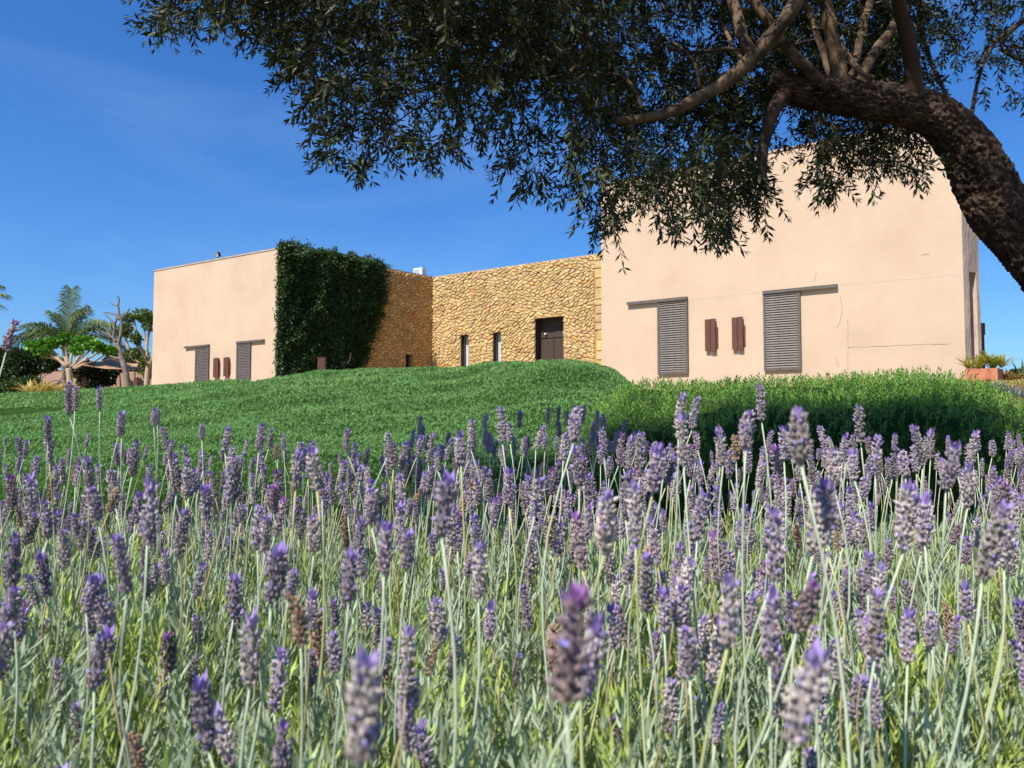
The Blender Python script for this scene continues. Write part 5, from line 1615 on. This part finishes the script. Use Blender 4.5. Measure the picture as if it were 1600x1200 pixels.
# branching tree with bright leaf tufts
def branch_tree(name, label, D, trunk, branches, mat, leaf=None, group=None, thin=0.74):
    trunk = [(x, y, w * thin) for x, y, w in trunk]; branches = [[(x, y, w * thin) for x, y, w in b] for b in branches]
    b0 = pt(trunk[0][0], trunk[0][1], D)
    root = thing(name, label, 'tree', (b0.x, b0.y, float(T(b0.x, b0.y))), group)
    o = Vector(root.location)
    mb = MB(); P_ = [pt(x, y, D) - o for x, y, w in trunk]
    P_[0].z = -0.1
    cv = catmull(P_, 5); rr = np.interp(np.linspace(0, 1, len(cv)), np.linspace(0, 1, len(trunk)), [w / 2 * px_m(D) for x, y, w in trunk])
    mb.tube([Vector(v) for v in cv], list(rr), 10); mb.build('trunk', mat, root, smooth_shade=True)
    tips = []
    for br in branches:
        P_ = []
        dy = rb.uniform(-.3, .3)
        for k, (x, y, w) in enumerate(br):
            P_.append(pt(x, y, D) - o + Vector((0, dy * k / len(br), 0)))
        cv = catmull(P_, 4); rr = np.interp(np.linspace(0, 1, len(cv)), np.linspace(0, 1, len(br)), [w / 2 * px_m(D) for x, y, w in br])
        mb = MB(); mb.tube([Vector(v) for v in cv], list(rr), 7); mb.build('branch', mat, root, smooth_shade=True)
        tips.append(Vector(cv[-1]))
    if leaf:
        n, size, cols, r_ , extra = leaf
        cs = [(t.x, t.y, t.z, r_ * rb.uniform(.8, 1.3), r_, r_ * rb.uniform(.45, .7)) for t in tips]
        for (x, y, a, b) in extra:
            q = pt(x, y, D) - o; cs.append((q.x, q.y + rb.uniform(-1, 1), q.z, a * px_m(D), a * px_m(D), b * px_m(D)))
        Vv, Ff, Cc = blob_leaves(cs, n, size, cols, rb, shell=.3)
        lo = link('crown', new_mesh('crown', Vv, Ff, Cc), M['leaf'], root); lo['kind'] = 'stuff'
    return root
BRG = ((0.06, 0.16, 0.012), (0.14, 0.34, 0.03))
branch_tree('frangipani_tree', 'low spreading tree with pale forked branches and bright green leaf tufts', 50,
  [(109, 620, 13), (109, 600, 12), (108, 584, 12), (107, 576, 12)],
  [[(104, 574, 8), (92, 562, 6), (76, 552, 5), (62, 545, 3)], [(104, 572, 7), (90, 556, 5), (80, 546, 4), (72, 538, 3)], [(106, 572, 7), (102, 560, 6), (98, 548, 4), (96, 536, 3)], [(108, 572, 7), (104, 552, 5), (104, 540, 4), (103, 528, 3)], [(110, 572, 6), (112, 556, 5), (116, 545, 4), (120, 534, 3)], [(112, 573, 7), (122, 562, 5), (134, 552, 4), (146, 540, 3)], [(114, 575, 6), (130, 564, 5), (146, 556, 4), (160, 545, 3)], [(116, 576, 6), (134, 568, 4), (152, 563, 3), (172, 549, 3)], [(98, 566, 5), (84, 560, 4), (66, 556, 3), (48, 541, 3)], [(118, 566, 4), (128, 550, 4), (132, 542, 3), (134, 533, 2)]],
  M['paletrunk'], (95, 0.34, BRG, 0.27, [(60, 540, 9, 4), (86, 536, 8, 5), (118, 536, 9, 5), (152, 543, 9, 6), (132, 548, 7, 4), (74, 550, 6, 4)]))
branch_tree('pruned_tree', 'bare pruned tree with stubby dark branches beside the smaller house', 55,
  [(203, 622, 13), (199, 598, 12), (194, 572, 12), (187, 548, 10), (184, 536, 9)],
  [[(185, 540, 8), (189, 520, 7), (190, 504, 6), (186, 490, 5), (184, 474, 4)], [(188, 500, 6), (180, 492, 4), (172, 489, 3), (163, 487, 3)], [(189, 498, 5), (196, 490, 4), (201, 481, 3)], [(184, 478, 4), (187, 468, 3), (184, 462, 2)], [(184, 478, 3), (176, 475, 3), (169, 473, 2)], [(186, 550, 6), (178, 530, 6), (179, 508, 5), (168, 494, 3), (163, 488, 2)], [(184, 534, 5), (174, 526, 4), (161, 518, 3)], [(190, 560, 5), (176, 558, 4), (150, 547, 4), (128, 530, 3), (118, 524, 2)], [(178, 530, 4), (170, 522, 3), (166, 515, 2)], [(178, 510, 5), (183, 492, 4), (184, 480, 3)]],
  M['greybark'])
branch_tree('leafy_tree', 'thin-leaved tree tight against the left edge of the smaller house', 61,
  [(226, 622, 12), (230, 590, 11), (232, 566, 10)],
  [[(231, 570, 8), (220, 545, 6), (212, 520, 5), (208, 502, 4), (199, 496, 3)], [(232, 568, 7), (230, 545, 6), (234, 520, 5), (240, 500, 4)], [(233, 572, 7), (240, 552, 5), (246, 530, 4), (250, 505, 3)], [(220, 548, 5), (208, 528, 4), (198, 512, 3)], [(230, 545, 5), (226, 520, 4), (226, 498, 3)], [(205, 560, 6), (200, 545, 6), (195, 528, 5), (190, 520, 4)], [(222, 568, 6), (206, 560, 6), (203, 556, 5)]],
  M['paletrunk'], (230, 0.26, ((0.05, 0.085, 0.02), (0.16, 0.22, 0.04)), 0.45, [(228, 492, 16, 6), (238, 510, 9, 10), (226, 565, 8, 9), (222, 575, 8, 10), (240, 550, 8, 14), (214, 530, 7, 9)]))

# shade sail
D = 64
c_ = pt(172, 600, D)
sl_ = thing('shade_sail', 'tan shade sail stretched behind the bare pruned tree', 'shade sail', (c_.x, c_.y, 1.2))
P4 = [pt(122, 569.5, D - 2), pt(174, 558, D + 1.5), pt(232, 568, D + 3), pt(226, 578, D - 1), pt(166, 576.5, D - 3)]
P4 = [p - Vector(sl_.location) for p in P4]
n_u, n_v = 16, 8
V_, F_ = [], []
for i in range(n_u + 1):
    u = i / n_u
    topc = (P4[0].lerp(P4[1], u * 2) if u < .5 else P4[1].lerp(P4[2], u * 2 - 1)) - Vector((0, 0, .25 * math.sin(2 * math.pi * u) ** 2))
    botc = (P4[0].lerp(P4[4], u * 2) if u < .5 else P4[4].lerp(P4[3], u * 2 - 1))
    for j in range(n_v + 1):
        v = j / n_v
        V_.append(topc.lerp(botc, v) - Vector((0, 0, .12 * math.sin(math.pi * v))))
for i in range(n_u):
    for j in range(n_v):
        a = i * (n_v + 1) + j; F_.append((a, a + n_v + 1, a + n_v + 2, a + 1))
o = link('canopy', new_mesh('canopy', np.array([tuple(v) for v in V_]), F_, None, True), M['sail'], sl_)
md = o.modifiers.new('thickness', 'SOLIDIFY'); md.thickness = 0.02
for p in (P4[0], P4[2], P4[3]):
    mb = MB(); mb.tube([(p.x, p.y, 0), (p.x, p.y, p.z + .1)], .06, 8); mb.build('mast', M['rust'], sl_)
print('counts', nb, len(lp), n1, n2, len(bpy.data.objects))
